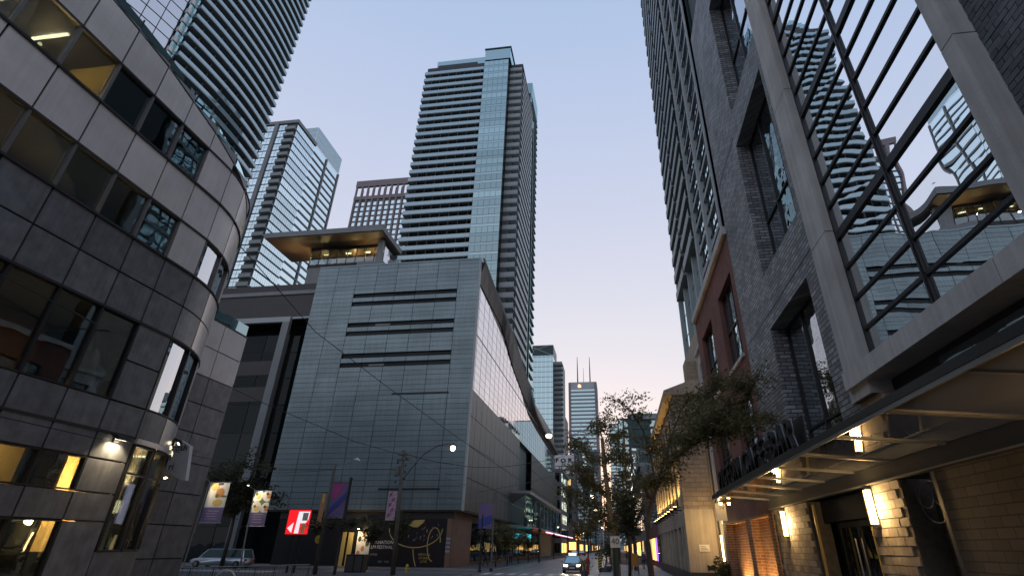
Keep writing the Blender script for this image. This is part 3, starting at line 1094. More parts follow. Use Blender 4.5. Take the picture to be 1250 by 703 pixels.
def deep_window(ya, yb, za, zb, mull, bars, x=BX + .62, glass='glass_brickwin', frame='dark_frame'):
    fr = MB()
    e = .07
    fr.box(x - .06, x + .06, ya, ya + e, za, zb).box(x - .06, x + .06, yb - e, yb, za, zb)
    fr.box(x - .06, x + .06, ya + e, yb - e, za, za + e).box(x - .06, x + .06, ya + e, yb - e, zb - e, zb)
    for m in mull:
        fr.box(x - .075, x + .055, m - .045, m + .045, za + e, zb - e)
    for b in bars:
        fr.box(x - .065, x + .05, ya + e, yb - e, b - .04, b + .04)
    f = fr.build('window_frame', frame, rb)
    ms = [ya + e] + list(mull) + [yb - e]
    bs = [za + e] + list(bars) + [zb - e]
    for a, b in zip(ms, ms[1:]):
        for c, d in zip(bs, bs[1:]):
            MB().box(x - .005, x + .01, a + .05, b - .05, c + .045, d - .045).build('pane', glass, f)
    return f


deep_window(15.0, 19.3, 4.1, 9.75, [16.3, 17.6], [5.9])
deep_window(14.5, 18.8, 11.8, 18.45, [15.8, 17.2], [14.2])
deep_window(14.1, 18.5, 20.1, 27.6, [15.4, 16.9], [23.4])
box('unseen_block', 'slab_dark', rb, 10.5, 30, 22.95, 37, 0, 60)  # hidden block added so the office windows opposite mirror no sky
# pilasters and sill of the big window
for y0, y1 in ((12.62, 13.72), (6.56, 6.92)):
    for k, (z0, z1) in enumerate(((5.45, 9.9), (9.9, 15.3), (15.3, 20.7), (20.7, 31))):
        box('pilaster_stone', 'concrete', rb, BX - .22, BX + .35, y0, y1, z0 + .012, z1 - .012)
box('pilaster_core', 'mortar', rb, BX - .19, BX + .4, 12.65, 13.69, 5.45, 31)
box('pilaster_core', 'mortar', rb, BX - .19, BX + .4, 6.59, 6.89, 5.45, 31)
for y0, y1 in ((11.0, 13.6), (7.6, 11.0), (3.0, 7.6)):
    box('sill_stone', 'concrete', rb, BX - .34, BX + .3, y0 + .008, y1 - .008, 5.76, 6.19)
box('block_stone', 'rough_stone', rb, BX - .05, BX + .5, 12.4, 13.7, 5.0, 5.44)
thick = (9.68, 14.07, 18.45, 22.8)
thin = [7.02, 7.84, 8.72, 10.62, 11.46, 12.38, 13.18, 15.0, 15.88, 16.72, 17.5, 19.4, 20.3, 21.2, 22]
for ya, yb in ((9.75, 12.62), (6.92, 9.75)):
    fr = MB()
    fr.box(BX + .0, BX + .12, yb - .07 if yb > 10 else yb - .05, yb, 6.19, 26)
    fr.box(BX - .02, BX + .12, ya, ya + (.05 if ya > 9 else .07), 6.19, 26)
    for z in thick:
        fr.box(BX + .0, BX + .10, ya + .07, yb - .07, z - .11, z + .11)
    for z in thin:
        fr.box(BX + .01, BX + .10, ya + .07, yb - .07, z - .04, z + .04)
    f = fr.build('window_frame', 'dark_frame', rb)
    zs = sorted(thin + list(thick))
    box('head_glass', 'glass_mirror', rb, BX + .07, BX + .1, ya, yb, 26, 31)
    zs = [6.19] + zs + [26]
    for c, d in zip(zs, zs[1:]):
        dx = random.uniform(-.006, .006)
        pane = MB()
        pane.add([(BX + .06 + dx, ya + .06, c), (BX + .06 - dx, yb - .06, c), (BX + .06 - dx * .5, yb - .06, d), (BX + .06 + dx * .5, ya + .06, d)], [(0, 1, 2, 3)])
        pane.build('pane', 'glass_mirror', f, recalc=False)
# dark brick return beyond the big window, brick by brick where it is near
box('side_wall', 'mortar', rb, BX + .152, BX + .9, -4, 6.56, 4.1, 31)
bm_ = MB().box(0, .03, -.142, .142, -.052, .052).mesh('brick', 'single_brick')
k = 0
for r_ in range(60):
    z = 7.6 + r_ * .118
    for c_ in range(12):
        y = 6.55 - c_ * .30 - (.15 if r_ % 2 else 0)
        vx = (BX + .14, y, z)
        d = Vector(vx) - Vector((0, 0, CAMH))
        w = d.dot(FW)
        u_, v_ = PX + F_ * d.dot(RT) / w, PY - F_ * d.dot(UP) / w
        if k < 300 and u_ < 1262 and v_ > -12:
            piece('brick', bm_, rb, (BX + .132 + random.uniform(-.006, .006), y, z))
            k += 1
# between sill and canopy
box('spandrel', 'dark_frame', rb, BX + .3, BX + .4, 3, 15.0, 4.1, 5.75)
box('spandrel', 'teal_metal', rb, BX + .1, BX + .2, 15.0, 24, 4.0, 5.3)
for y in (13.2, 16.0, 18.2, 20.5):
    box('spandrel_rib', 'mullion', rb, BX + .05, BX + .1, y - .03, y + .03, 4.1, 5.3)
box('fixed_pane', 'glass_brickwin', rb, BX + .24, BX + .28, 6.5, 10.6, 4.35, 5.6)
# red brick part
g = MB()
wins = [(23.6, 27.0, 10.3, 14.6), (29.5, 33.2, 10.3, 14.6), (34.6, 37.4, 10.3, 14.6), (23.6, 27.0, 5.0, 8.7), (29.5, 33.2, 5.0, 8.7), (34.6, 37.4, 5.0, 8.7)]
wins = wins[:2] + wins[3:5]
wall_x(g, BX, BX + .6, 22.9, 34.8, 3.55, 16.4, wins)
g.build('red_brick_wall', 'red_brick', rb)
for w in wins:
    ym = (w[0] + w[1]) / 2
    deep_window(*w, [w[0] + (w[1] - w[0]) * .33, w[0] + (w[1] - w[0]) * .67], [w[2] + (w[3] - w[2]) * .5], BX + .3)
    box('window_sill', 'concrete', rb, BX - .1, BX + .25, w[0] - .1, w[1] + .1, w[2] - .16, w[2] - .003)
box('cornice', 'concrete', rb, BX - .22, BX + .7, 22.9, 34.9, 16.4, 16.85)
g = MB()
pw = [(35.3, 37.9, 10.3, 14.4), (35.3, 37.9, 5.0, 8.7), (35.2, 38.2, .3, 3.6)]
wall_x(g, BX + .45, BX + .9, 34.8, 38.6, 0, 15.2, pw)
g.build('pale_wall', 'concrete', rb)
for w in pw:
    deep_window(*w, [w[0] + 1.3], [w[2] + (w[3] - w[2]) * .5], BX + .7)
box('cornice', 'concrete', rb, BX + .25, BX + 1.2, 34.82, 38.6, 15.2, 15.5)
box('roof_block', 'red_brick', rb, BX + .61, BX + 4, 22.9, 34.8, 0, 16.3)
box('roof_block', 'concrete', rb, BX + .91, BX + 4, 34.81, 38.5, 0, 15)
# ground floor
g = MB()
wall_x(g, BX - .02, BX + .35, 23.62, 34.8, 0, 3.55, [(28.5, 33.8, 0, 3.45), (24.25, 27.6, 0, 3.45)])
g.build('base_wall', 'orange_brick', rb)
box('recess_wall', 'orange_brick', rb, BX + .36, BX + .6, 23.7, 34.7, 0, 3.5)
box('canopy_beam', 'metal_dark', rb, BX - .12, BX + .05, 2, 23.6, 3.62, 3.97)
box('canopy_beam_edge', 'beige_metal', rb, BX - .14, BX - .12, 2, 23.6, 3.62, 3.65)
bm2 = MB().box(0, .04, -.2, .2, -.085, .085).mesh('stone_block', 'single_stone')
for y0, y1 in ((19.3, 23.6), (13.0, 14.9)):
    box('stone_pier', 'stone_joint', rb, BX + .02, BX + .6, y0, y1, 0, 3.61)
    n = int((y1 - y0) / .42)
    for r_ in range(19):
        z = .1 + r_ * .19
        for c_ in range(n + 1):
            y = y0 + .21 + c_ * .42 - (.21 if r_ % 2 else 0)
            if y0 + .15 < y < y1 - .18 and z < 3.55:
                piece('stone_block', bm2, rb, (BX - .012 + random.uniform(-.006, .006), y, z))
# doors
box('door_recess', 'black', rb, BX + .75, BX + .8, 14.9, 19.3, 0, 3.62)
for y0, y1 in ((15.5, 16.9), (17.0, 18.4)):
    d = MB().box(BX + .5, BX + .56, y0, y0 + .1, .02, 2.95).box(BX + .5, BX + .56, y1 - .1, y1, .02, 2.95).box(BX + .5, BX + .56, y0 + .1, y1 - .1, 2.8, 2.95).box(BX + .5, BX + .56, y0 + .1, y1 - .1, .02, .3).build('door', 'dark_frame', rb)
    MB().box(BX + .52, BX + .54, y0 + .1, y1 - .1, .3, 2.8).build('pane', 'glass_dark', d)
    yh = y0 + .16 if y0 > 16 else y1 - .16
    MB().tube([(BX + .42, yh, .8), (BX + .42, yh, 2.5)], .022).build('handle', 'steel', d)
box('lit_door_edge', 'art_gold', rb, BX + .02, BX + .09, 14.96, 15.02, 0, 3.5)  # gold colour stands for the lit edge of the door opening
box('lit_door_edge', 'art_gold', rb, BX + .02, BX + .09, 18.9, 18.96, 0, 3.5)  # same painted glow on the far edge
box('transom', 'dark_frame', rb, BX + .4, BX + .6, 14.95, 19.25, 2.98, 3.6)
# dark shop recess near the camera
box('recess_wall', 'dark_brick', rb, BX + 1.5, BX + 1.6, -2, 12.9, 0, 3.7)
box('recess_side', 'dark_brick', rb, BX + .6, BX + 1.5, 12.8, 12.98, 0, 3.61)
box('near_wall', 'warm_brick', rb, BX + .0, BX + .6, -3, 11.5, 0, 3.615)
box('near_wall_edge', 'metal_dark', rb, BX - .03, BX + .6, 11.5, 11.62, 0, 3.6)
box('recess_window', 'glass_dark', rb, BX + 1.44, BX + 1.48, 11.7, 12.7, .6, 3.0)
wl = MB()
for rr, c0, c1 in ((.32, 12.5, 3.25), (.5, 12.25, 3.1), (.22, 12.0, 3.2)):
    wl.tube([(BX + .2, c0 + rr * math.cos(t * PI / 9), c1 + rr * .8 * math.sin(t * PI / 9)) for t in range(19)], .012, 5)
wl.build('cable_loop', 'cable_grey', rb)
# canopy
for i in range(11):
    y0, y1 = 2.3 + 2.1 * i, 4.36 + 2.1 * i
    v = [(4.22, y0, 4.12), (6.08, y0, 3.98), (6.08, y1, 3.98), (4.22, y1, 4.12)]
    MB().add(v + [(x, y, z + .025) for x, y, z in v], [(3, 2, 1, 0), (4, 5, 6, 7), (0, 1, 5, 4), (1, 2, 6, 5), (2, 3, 7, 6), (3, 0, 4, 7)]).build('canopy_pane', 'glass_canopy', rb)
    MB().add([(4.2, y0 - .05, 4.085), (6.1, y0 - .05, 3.945), (6.1, y0 - .01, 3.945), (4.2, y0 - .01, 4.085), (4.2, y0 - .05, 4.16), (6.1, y0 - .05, 4.02), (6.1, y0 - .01, 4.02), (4.2, y0 - .01, 4.16)],
             [(3, 2, 1, 0), (4, 5, 6, 7), (0, 1, 5, 4), (1, 2, 6, 5), (2, 3, 7, 6), (3, 0, 4, 7)]).build('canopy_rib', 'steel', rb)
    MB().tube([(4.35, y0 - .03, 4.18), (4.35, y0 - .03, 4.24)], .05, 8).build('canopy_clamp', 'steel', rb)
box('canopy_edge', 'steel', rb, 4.17, 4.2, 2.2, 25.1, 4.1, 4.17)
box('canopy_channel', 'dark_frame', rb, 4.16, 4.32, 2.2, 25.1, 4.172, 4.30)
# sign on the canopy
sgn = T('canopy_sign', 'row of tall black raised letters standing on the glass canopy edge', 'sign', (4.25, 19, 4.3))
box('backing', 'black', sgn, 4.52, 4.56, 13.2, 24.1, 4.32, 5.1)
box('backing_rail', 'dark_frame', sgn, 4.2, 4.5, 13.2, 24.1, 4.305, 4.36)
y = 23.75
for ch in 'PIGEON CAFE\u00b7BAR':
    wd = {'I': .45, ' ': .5, '\u00b7': .45}.get(ch, .76)
    if ch != ' ':
        text('letter', ch, 1.05, (4.3, y - wd / 2, 4.70), (0, -1, 0), (0, 0, 1), 'black', sgn, .05, sx=.8)
        text('letter_outline', ch, 1.05, (4.37, y - wd / 2, 4.70), (0, -1, 0), (0, 0, 1), 'beige_metal', sgn, .01, sx=.8, off=.03)
    y -= wd


def bar_lamp(pos, h, label, grp, e=26):
    t = T('wall_lamp', label, 'wall lamp', pos, grp)
    x, y, z = pos
    box('back_plate', 'black', t, x - .03, x, y - .10, y + .10, z - h / 2 - .06, z + h / 2 + .06)
    for k in (-1, 1):
        box('lamp_tube', 'lamp_warm', t, x - .13, x - .03, y + k * .05 - .035, y + k * .05 + .035, z - h / 2, z + h / 2)
    box('cap', 'black', t, x - .15, x, y - .11, y + .11, z + h / 2 + .0, z + h / 2 + .05)
    box('cap', 'black', t, x - .15, x, y - .11, y + .11, z - h / 2 - .05, z - h / 2)
    light('lamp_light', 'POINT', (x - .24, y - .28, z), e * 4, (1, .62, .25), t, .12)
    return t


bar_lamp((BX - .02, 14.45, 3.14), .76, 'tall warm twin tube lamp on the stone pier right of the dark doors', 'twin tube lamps on the stone piers', 24)
bar_lamp((BX - .02, 7.2, 2.9), .78, 'tall warm twin tube lamp on the brick wall at the far right edge', 'twin tube lamps on the stone piers', 15)
bar_lamp((BX - .02, 21.9, 3.06), .82, 'tall warm twin tube lamp on the stone pier left of the dark doors', 'twin tube lamps on the stone piers', 30)
for y in (26.0, 31.2):
    t = T('uplight', 'small ground uplight in the %s brick recess' % ('nearer, right-hand' if y < 28 else 'farther, left-hand'), 'uplight', (BX + .1, y, 0), 'uplights in the brick recesses')
    MB().lathe([(.10, 0), (.10, .12), (.12, .14), (.12, .18)], (BX + .12, y, 0), 10).build('housing', 'black', t)
    MB().lathe([(.09, 0), (.09, .01)], (BX + .12, y, .182), 10).build('lens', 'lamp_warm', t)
    for dy in (-.9, 0, .9):
        light('lamp_light', 'SPOT', (BX - .1, y + dy, .25), 260, (1, .55, .18), t, .05, aim=(.45, 0, .55), spot=110)

# ------------------------------------------------------------------ right: tower behind the brick building
rt = T('condo_tower', 'tall pale framed apartment tower with a stack of balconies rising over the red brick building', 'tower', (16, 50, 0))
TXR, Y0R, Y1R = 10.0, 37.7, 68.0
box('core', 'slab_dark', rt, TXR + .5, TXR + 14, Y0R + .4, Y1R, 0, 150)
box('side_wall', 'teal_metal', rt, TXR, TXR + 14, Y0R, Y0R + .4, 16, 150)
FH = 2.75
nf = 44
wm = MB()
for a, b in ((38.2, 40.6), (40.9, 43.1), (43.6, 46.0), (46.3, 48.6)):
    wm.box(TXR + .25, TXR + .3, a, b, .35, FH - .1)
win_me = wm.mesh('window_row', 'glass_blue')
mm = MB()
for y in (39.4, 42.0, 44.8, 47.4):
    mm.box(TXR + .12, TXR + .26, y - .07, y + .07, .3, FH - .1)
mm.box(TXR + .16, TXR + .26, 38, 48.8, 1.2, 1.32)
mull_me = mm.mesh('mullion', 'dark_frame')
spm = MB().box(TXR + .04, TXR + .5, 38.1, 49.2, -.14, .30).mesh('spandrel', 'white_frame')
bal = MB()
for a, b in ((49.6, 57.6), (58.2, 66.2)):
    bal.box(TXR - .3, TXR + .5, a, b, -.1, .1)
bal_me = bal.mesh('balcony', 'slab')
br_me = MB().box(TXR - .3, TXR - .26, 49.6, 57.6, .1, 1.1).box(TXR - .3, TXR - .26, 58.2, 66.2, .1, 1.1).mesh('balcony_railing', 'rail_grey')
bw = MB().box(TXR + .44, TXR + .48, 49.5, 68, .1, FH - .12).mesh('window_row', 'glass_blue')
for k in range(nf):
    z = 24.5 + k * FH
    piece('window_row', win_me, rt, (0, 0, z))
    piece('mullion', mull_me, rt, (0, 0, z))
    piece('spandrel', spm, rt, (0, 0, z))
    if z > 30:
        piece('balcony_railing', br_me, piece('balcony', bal_me, rt, (0, 0, z)), (0, 0, z))
    piece('window_row', bw, rt, (0, 0, z))
for y in (37.7, 43.1, 48.6):
    box('pier', 'white_frame', rt, TXR - .12, TXR + .3, y, y + (.55 if y > 38 else .5), 16, 150)
box('pier', 'teal_metal', rt, TXR - .1, TXR + .5, 49.1, 49.5, 24, 150)
for y in (53.6, 57.7, 61.9, 67.4):
    box('pier', 'white_frame', rt, TXR + .1, TXR + .5, y, y + .45, 24, 150)
box('podium', 'limestone', rt, TXR - .3, TXR + 10, 39, 68, 14, 24.0)

# ------------------------------------------------------------------ right: stone building with lit pilasters
sb = T('stone_building', 'pale stone building with warm lit pilasters and a rough stone corner pier', 'stone building', (7, 50, 0))
QX = 4.5
box('end_pier', 'rough_stone', sb, QX, QX + 1.9, 38.8, 40.2, 4.6, 12.4)
box('end_pier_base', 'limestone', sb, QX - .02, QX + 1.92, 38.78, 40.2, .85, 4.6)
box('plinth', 'plinth', sb, QX - .04, QX + 1.9, 38.76, 66, 0, .85)
box('side_strip', 'grey_wall', sb, QX + 1.9, QX + 2.6, 39.2, 42, 0, 13)
MB().tube([(QX + 2.05, 39.0, 0), (QX + 2.05, 39.0, 11)], .07).build('downpipe', 'limestone', sb)
MB().tube([(QX + 1.95, 39.0, 0), (QX + 1.95, 39.0, 11)], .035).build('downpipe', 'art_gold', sb)
box('attic', 'limestone', sb, QX + .1, QX + 8, 40.2, 66, 11.6, 12.4)
MB().prism_y([(QX - .55, 12.4), (QX + 8, 12.4), (QX + 8, 12.7), (QX + 1.5, 13.5), (QX - .6, 12.75)], 38.6, 66.2).build('cornice', 'limestone', sb)
box('chimney', 'rough_stone', sb, QX + 1.3, QX + 2.1, 38.9, 40.2, 12.8, 15)
box('rear_wall', 'limestone', sb, QX + .75, QX + 8, 40.2, 66, 0, 11.6)
box('string_course', 'limestone', sb, QX + .02, QX + .75, 40.2, 66, 3.6, 4.85)
box('window_wall', 'art_black', sb, QX + .04, QX + .74, 40.25, 66, 4.9, 11.55)
for i in range(9):
    y0 = 40.6 + i * 2.8
    box('pilaster', 'limestone', sb, QX - .12, QX + .03, y0, y0 + .5, 4.85, 11.5)
    w = box('window_frame', 'dark_frame', sb, QX + .0, QX + .035, y0 + .55, y0 + 2.75, 5.0, 11.4)
    MB().box(QX - .01, QX - .002, y0 + .65, y0 + 2.65, 5.1, 11.3).build('pane', 'glass_black', w)
    if i < 8:
        box('ground_pier', 'limestone', sb, QX, QX + .75, 41.2 + i * 3.1, 42.0 + i * 3.1, .85, 3.6)
        box('ground_bay', 'art_grey' if i != 5 else 'food_yellow', sb, QX + .6, QX + .74, 42.0 + i * 3.1, 44.3 + i * 3.1, .85, 3.6)
    t = T('uplight', 'black bracket uplight under the %s lit stone pilaster, counted from the corner pier' % ('first second third fourth fifth sixth seventh eighth ninth tenth eleventh'.split()[i]), 'uplight', (QX - .3, y0 + .35, 4.8), 'bracket uplights under the stone pilasters')
    MB().tube([(QX, y0 - .2, 4.6), (QX - .5, y0 - .2, 4.6)], .05, 6).build('arm', 'black', t)
    MB().lathe([(.10, -.15), (.15, .12)], (QX - .45, y0 - .2, 4.7), 8).build('head', 'black', t)
    MB().lathe([(.12, 0), (.12, .02)], (QX - .45, y0 - .2, 4.825), 8).build('lens', 'lamp_warm', t)
    light('lamp_light', 'SPOT', (QX - .36, y0 - .3, 4.95), 520, (1, .60, .16), t, .06, aim=(.08, .12, 1), spot=60)
plq = T('notice_board', 'small white notice on the stone corner pier', 'notice', (QX + 1.0, 38.7, 2.0))
box('board', 'banner_white', plq, QX + .7, QX + 1.35, 38.72, 38.76, 2.05, 2.45)
for k in range(3):
    box('print_line', 'art_brown', plq, QX + .8, QX + 1.25 - .08 * k, 38.712, 38.719, 2.14 + .09 * k, 2.17 + .09 * k)
em = T('crest', 'small dark winged emblem low on the stone corner pier', 'emblem', (QX + 1.3, 38.7, 1.15))
MB().add([(QX + 1.05, 38.73, 1.3), (QX + 1.25, 38.73, 1.22), (QX + 1.45, 38.73, 1.3), (QX + 1.6, 38.73, 1.22), (QX + 1.52, 38.73, .95), (QX + 1.32, 38.73, 1.05), (QX + 1.1, 38.73, .95)], [tuple(range(7))]).build('emblem', 'black', em, recalc=False)
wf = T('wall_lamp', 'pair of slim vertical warm lamps beside the downpipe at the stone corner', 'wall lamp', (6.5, 38.5, 2.3))
for x in (6.62, 7.15):
    box('lamp_tube', 'lamp_warm', wf, x - .06, x + .06, 38.3, 38.4, 1.5, 3.0)
    box('back_plate', 'dark_frame', wf, x - .08, x + .08, 38.4, 38.45, 1.4, 3.1)
light('lamp_light', 'POINT', (5.9, 37.0, 3.6), 150, (1, .66, .26), wf, .2)
hs_ = T('hanging_sign', 'white square sign hanging under the far end of the glass canopy', 'sign', (5.2, 25.3, 3.6))
box('sign_panel', 'white_paint', hs_, 4.28, 4.72, 25.3, 25.36, 3.3, 4.0)
text('lettering', 'P4', .2, (4.55, 25.28, 3.8), (1, 0, 0), (0, 0, 1), 'art_grey', hs_, .004)
MB().tube([(4.5, 25.33, 4.0), (4.5, 25.33, 4.18)], .02, 5).build('hanger', 'black', hs_)
dl = T('down_light', 'pair of small bright lamps at the far tip of the glass canopy', 'lamp', (4.5, 25, 4.0))
for x in (4.45, 4.8):
    MB().lathe([(.06, 0), (.07, .1)], (x, 24.9, 3.9), 8).build('lens', 'lamp_warm', dl)

# ------------------------------------------------------------------ towers
# tall tower above the theatre
ft = T('residential_tower', 'tall green glass tower with long stacked balconies behind the grey theatre podium', 'tower', (-34, 112, 0))
FY, FZ0, FZ1, FH2 = 100.0, 34.0, 127.6, 2.6
box('core', 'slab_dark', ft, -48.0, -22.5, FY + 1.7, 124, 0, 127.3)
bal = MB().box(-49.3, -31.4, FY, FY + 1.9, -.14, .12).mesh('balcony', 'slab')
brl = MB().box(-49.3, -31.4, FY - .05, FY, .05, 1.12).box(-49.3, -49.25, FY, FY + 1.7, .12, 1.12).mesh('balcony_railing', 'glass_rail')
brw = MB().box(-48.2, -31.2, FY + 1.62, FY + 1.66, .1, 2.4).mesh('window_row', 'glass_dark')
brd = MB()
for i in range(7):
    brd.box(-47 + i * 2.4, -46.85 + i * 2.4, FY + .05, FY + 1.6, .12, 2.44)
brd = brd.mesh('balcony_divider', 'slab_dark')
gp = MB()
for i in range(5):
    gp.box(-31.3 + i * 1.42, -31.3 + i * 1.42 + 1.36, FY - .62, FY - .58, .55, 2.3)
gp = gp.mesh('glazing', 'glass_teal')
gs = MB().box(-31.36, -24.2, FY - .58, FY + 1.5, -.3, .5).mesh('spandrel', 'slab_dark')
gq = MB().box(-31.3, -24.26, FY - .63, FY - .59, -.24, .44).mesh('spandrel_glass', 'glass_teal')
gside = MB().box(-24.24, -24.2, FY - .5, FY + 2.2, -.2, 2.3).mesh('side_glazing', 'glass_dark')
sb1 = MB().box(-24.1, -20.6, FY + 1.6, FY + 3.3, -.14, .12).box(-24.1, -20.6, FY + 1.55, FY + 1.6, .12, 1.15).mesh('balcony', 'white_frame')
sb2 = MB().box(-22.6, -20.5, FY + 3.4, 120.5, -.14, .14).box(-20.55, -20.5, FY + 3.4, 120.5, .14, 1.1).mesh('balcony', 'white_frame')  # painted paler than the front for the bright sky on this side
sgw = MB().box(-22.46, -22.42, FY + 3, 124, .1, 2.5).mesh('window_row', 'glass_teal')
k = 0
z = FZ0
while z < FZ1 - 1:
    b = piece('balcony', bal, ft, (0, 0, z))
    piece('balcony_railing', brl, b, (0, 0, z))
    piece('window_row', brw, ft, (0, 0, z))
    piece('balcony_divider', brd, b, (0, 0, z))
    piece('glazing', gp, ft, (0, 0, z))
    piece('spandrel', gs, ft, (0, 0, z))
    piece('spandrel_glass', gq, ft, (0, 0, z))
    piece('side_glazing', gside, ft, (0, 0, z))
    piece('balcony', sb1, ft, (0, 0, z))
    piece('balcony', sb2, ft, (0, 0, z))
    piece('window_row', sgw, ft, (0, 0, z))
    z += FH2
box('roof_slab', 'brown_band', ft, -48.6, -31.4, FY, FY + 4, 126.3, 127.6)
box('penthouse', 'glass_teal', ft, -46.4, -31.3, FY + 1.2, 118, 127.6, 131.6)
box('penthouse_wall', 'slab_dark', ft, -46.0, -34, FY + 1.1, FY + 1.19, 127.6, 129.8)
box('crown', 'glass_teal', ft, -31.3, -23.8, FY - .6, 108, z + .3, 132.2)
box('crown_cap', 'teal_metal', ft, -31.5, -23.6, FY - .8, 108.2, 132.2, 132.6)
box('roof_cap', 'brown_band', ft, -24.2, -20.4, FY + 1.6, 121, 126.6, 127.4)
for y in (121, 124.2):
    box('side_fin', 'glass_teal', ft, -22.4, -20.6, y, y + .3, 34, 127)
ft2 = T('rear_tower', 'narrow glass tower edge just behind the tall green tower', 'tower', (-26, 136, 0))
box('core', 'slab_dark', ft2, -40, -22.3, 126.6, 139, 0, 143)
sl = MB().box(-22.3, -21.6, 126.4, 139, -.15, .15).mesh('balcony', 'slab')
sw = MB().box(-22.28, -22.0, 126.6, 139, .2, 2.5).mesh('window_row', 'glass_teal')
for k in range(39):
    piece('balcony', sl, ft2, (0, 0, 36 + 2.7 * k))
    piece('window_row', sw, ft2, (0, 0, 36 + 2.7 * k))
box('crown', 'glass_teal', ft2, -24.5, -21.8, 126.6, 139, 141.2, 148)

# rounded balcony tower, upper left
lt = T('rounded_tower', 'tall tower with curving bands of balconies above the granite office roof', 'tower', (-92, 66, 0))
CX, CY_, RR = -163.7, 72.0, 82.0


def AP(y, r):
    a = math.asin((y - CY_) / RR)
    return (CX + r * math.cos(a), CY_ + r * math.sin(a))


def arc(y0, y1, r0, r1, z0, z1, n=14):
    v, f = [], []
    for i in range(n + 1):
        y = y0 + (y1 - y0) * i / n
        for r, z in ((r0, z0), (r1, z0), (r1, z1), (r0, z1)):
            v.append((*AP(y, r), z))
    for i in range(n):
        a, b = 4 * i, 4 * i + 4
        f += [(a + k, a + (k + 1) % 4, b + (k + 1) % 4, b + k) for k in range(4)]
    f += [(0, 1, 2, 3), (4 * n + 3, 4 * n + 2, 4 * n + 1, 4 * n)]
    return v, f


lb = MB().add(*arc(60, 88, RR - 2.2, RR, -.16, .12)).mesh('balcony', 'slab')
lr = MB().add(*arc(60, 88, RR - .06, RR - .0, .14, 1.0)).add(*arc(60, 60.08, RR - 1.8, RR - .1, .14, 1.0, 1)).mesh('balcony_railing', 'glass_rail')
lw = MB().add(*arc(60.5, 87.6, RR - 2.3, RR - 2.25, .1, 2.6)).mesh('window_row', 'glass_dark')
ld = MB()
for i in range(6):
    ld.add(*arc(62.5 + i * 4.3, 62.65 + i * 4.3, RR - 2.2, RR - .5, .12, 2.7, 1))
ld = ld.mesh('balcony_divider', 'slab_dark')
lg = MB()
for i in range(5):
    lg.add(*arc(44 + i * 2.9, 46.75 + i * 2.9, RR - 1.9, RR - 1.8, .12, 2.75, 2))
lg = lg.mesh('glass_panel', 'glass_curve')
lfp = MB().add(*arc(58.6, 59.4, RR - 1.8, RR - 1.0, 0, 1.3, 2)).mesh('white_panel', 'white_paint')
lft = MB().add(*arc(58.6, 59.4, RR - 1.7, RR - 1.2, 1.3, 2.9, 2)).mesh('teal_panel', 'glass_teal')
for k in range(34):
    z = 52 + 2.9 * k
    b = piece('balcony', lb, lt, (0, 0, z))
    piece('balcony_railing', lr, b, (0, 0, z))
    piece('balcony_divider', ld, b, (0, 0, z))
    piece('window_row', lw, lt, (0, 0, z))
    piece('glass_panel', lg, lt, (0, 0, z))
    piece('white_panel', lfp, lt, (0, 0, z))
    piece('teal_panel', lft, lt, (0, 0, z))
MB().prism([AP(44, RR - 2.4), AP(52, RR - 2.4), AP(60, RR - 2.4), AP(66, RR - 2.4), AP(72, RR - 2.4), AP(78, RR - 2.4), AP(84, RR - 2.4), AP(87.6, RR - 2.4), (-110, 90), (-110, 44)], 0, 152).build('core', 'slab_dark', lt)
box('fin', 'glass_teal', lt, -84.2, -83.2, 59.5, 59.9, 52, 150)

# blue towers
bt = T('blue_tower', 'blue glass tower with a grey stack of corner balconies between rounded tower and theatre', 'tower', (-130, 148, 0))
box('core', 'slab_dark', bt, -146, -120.4, 140.4, 153.8, 0, 154.4)
cols = [(-146, -142.6), (-142.2, -138.3), (-138, -134), (-133.6, -129.8), (-128.2, -124.6)]
wm = MB()
for a, b in cols:
    for i in range(2):
        w = (b - a) / 2
        wm.box(a + i * w + .06, a + (i + 1) * w - .06, 140.2, 140.3, .22, 1.8).box(a + i * w + .06, a + (i + 1) * w - .06, 140.2, 140.3, 1.9, 3.05)
wm = wm.mesh('window_row', 'glass_blue')
bm3 = MB().box(-124.4, -120.0, 139.1, 140.4, -.3, .1).box(-124.4, -120.0, 139.1, 139.2, .1, 1.2).mesh('balcony', 'slab')
sm = MB()
for i in range(6):
    y = 140.6 + i * 2.2
    sm.box(-120.3, -120.2, y, y + .98, .4, 3.0).box(-120.3, -120.2, y + 1.06, y + 2.08, .4, 3.0)
sm = sm.mesh('window_row', 'glass_blue')
for k in range(31):
    z = 50 + 3.36 * k
    piece('window_row', wm, bt, (0, 0, z))
    piece('balcony', bm3, bt, (0, 0, z))
    piece('window_row', sm, bt, (0, 0, z))
box('pilaster', 'grey_wall', bt, -129.8, -128.2, 139.7, 140.4, 0, 155.6)
box('roof_band', 'grey_wall', bt, -146, -119.8, 139.8, 154, 154.4, 156)
bt2 = T('blue_tower', 'taller pale blue glass tower with an open glass crown beside the grey balconied one', 'tower', (-126, 166, 0))
box('core', 'glass_blue', bt2, -136, -122.6, 155.6, 176.8, 0, 158)
gm = MB().box(-122.55, -122.3, 155.5, 176.9, -.35, .35).mesh('floor_band', 'grey_wall')
for k in range(31):
    piece('floor_band', gm, bt2, (0, 0, 52 + 3.4 * k))
for y in (155.4, 166, 176.6):
    box('pier', 'grey_wall', bt2, -122.6, -122.1, y, y + .7, 0, 158)
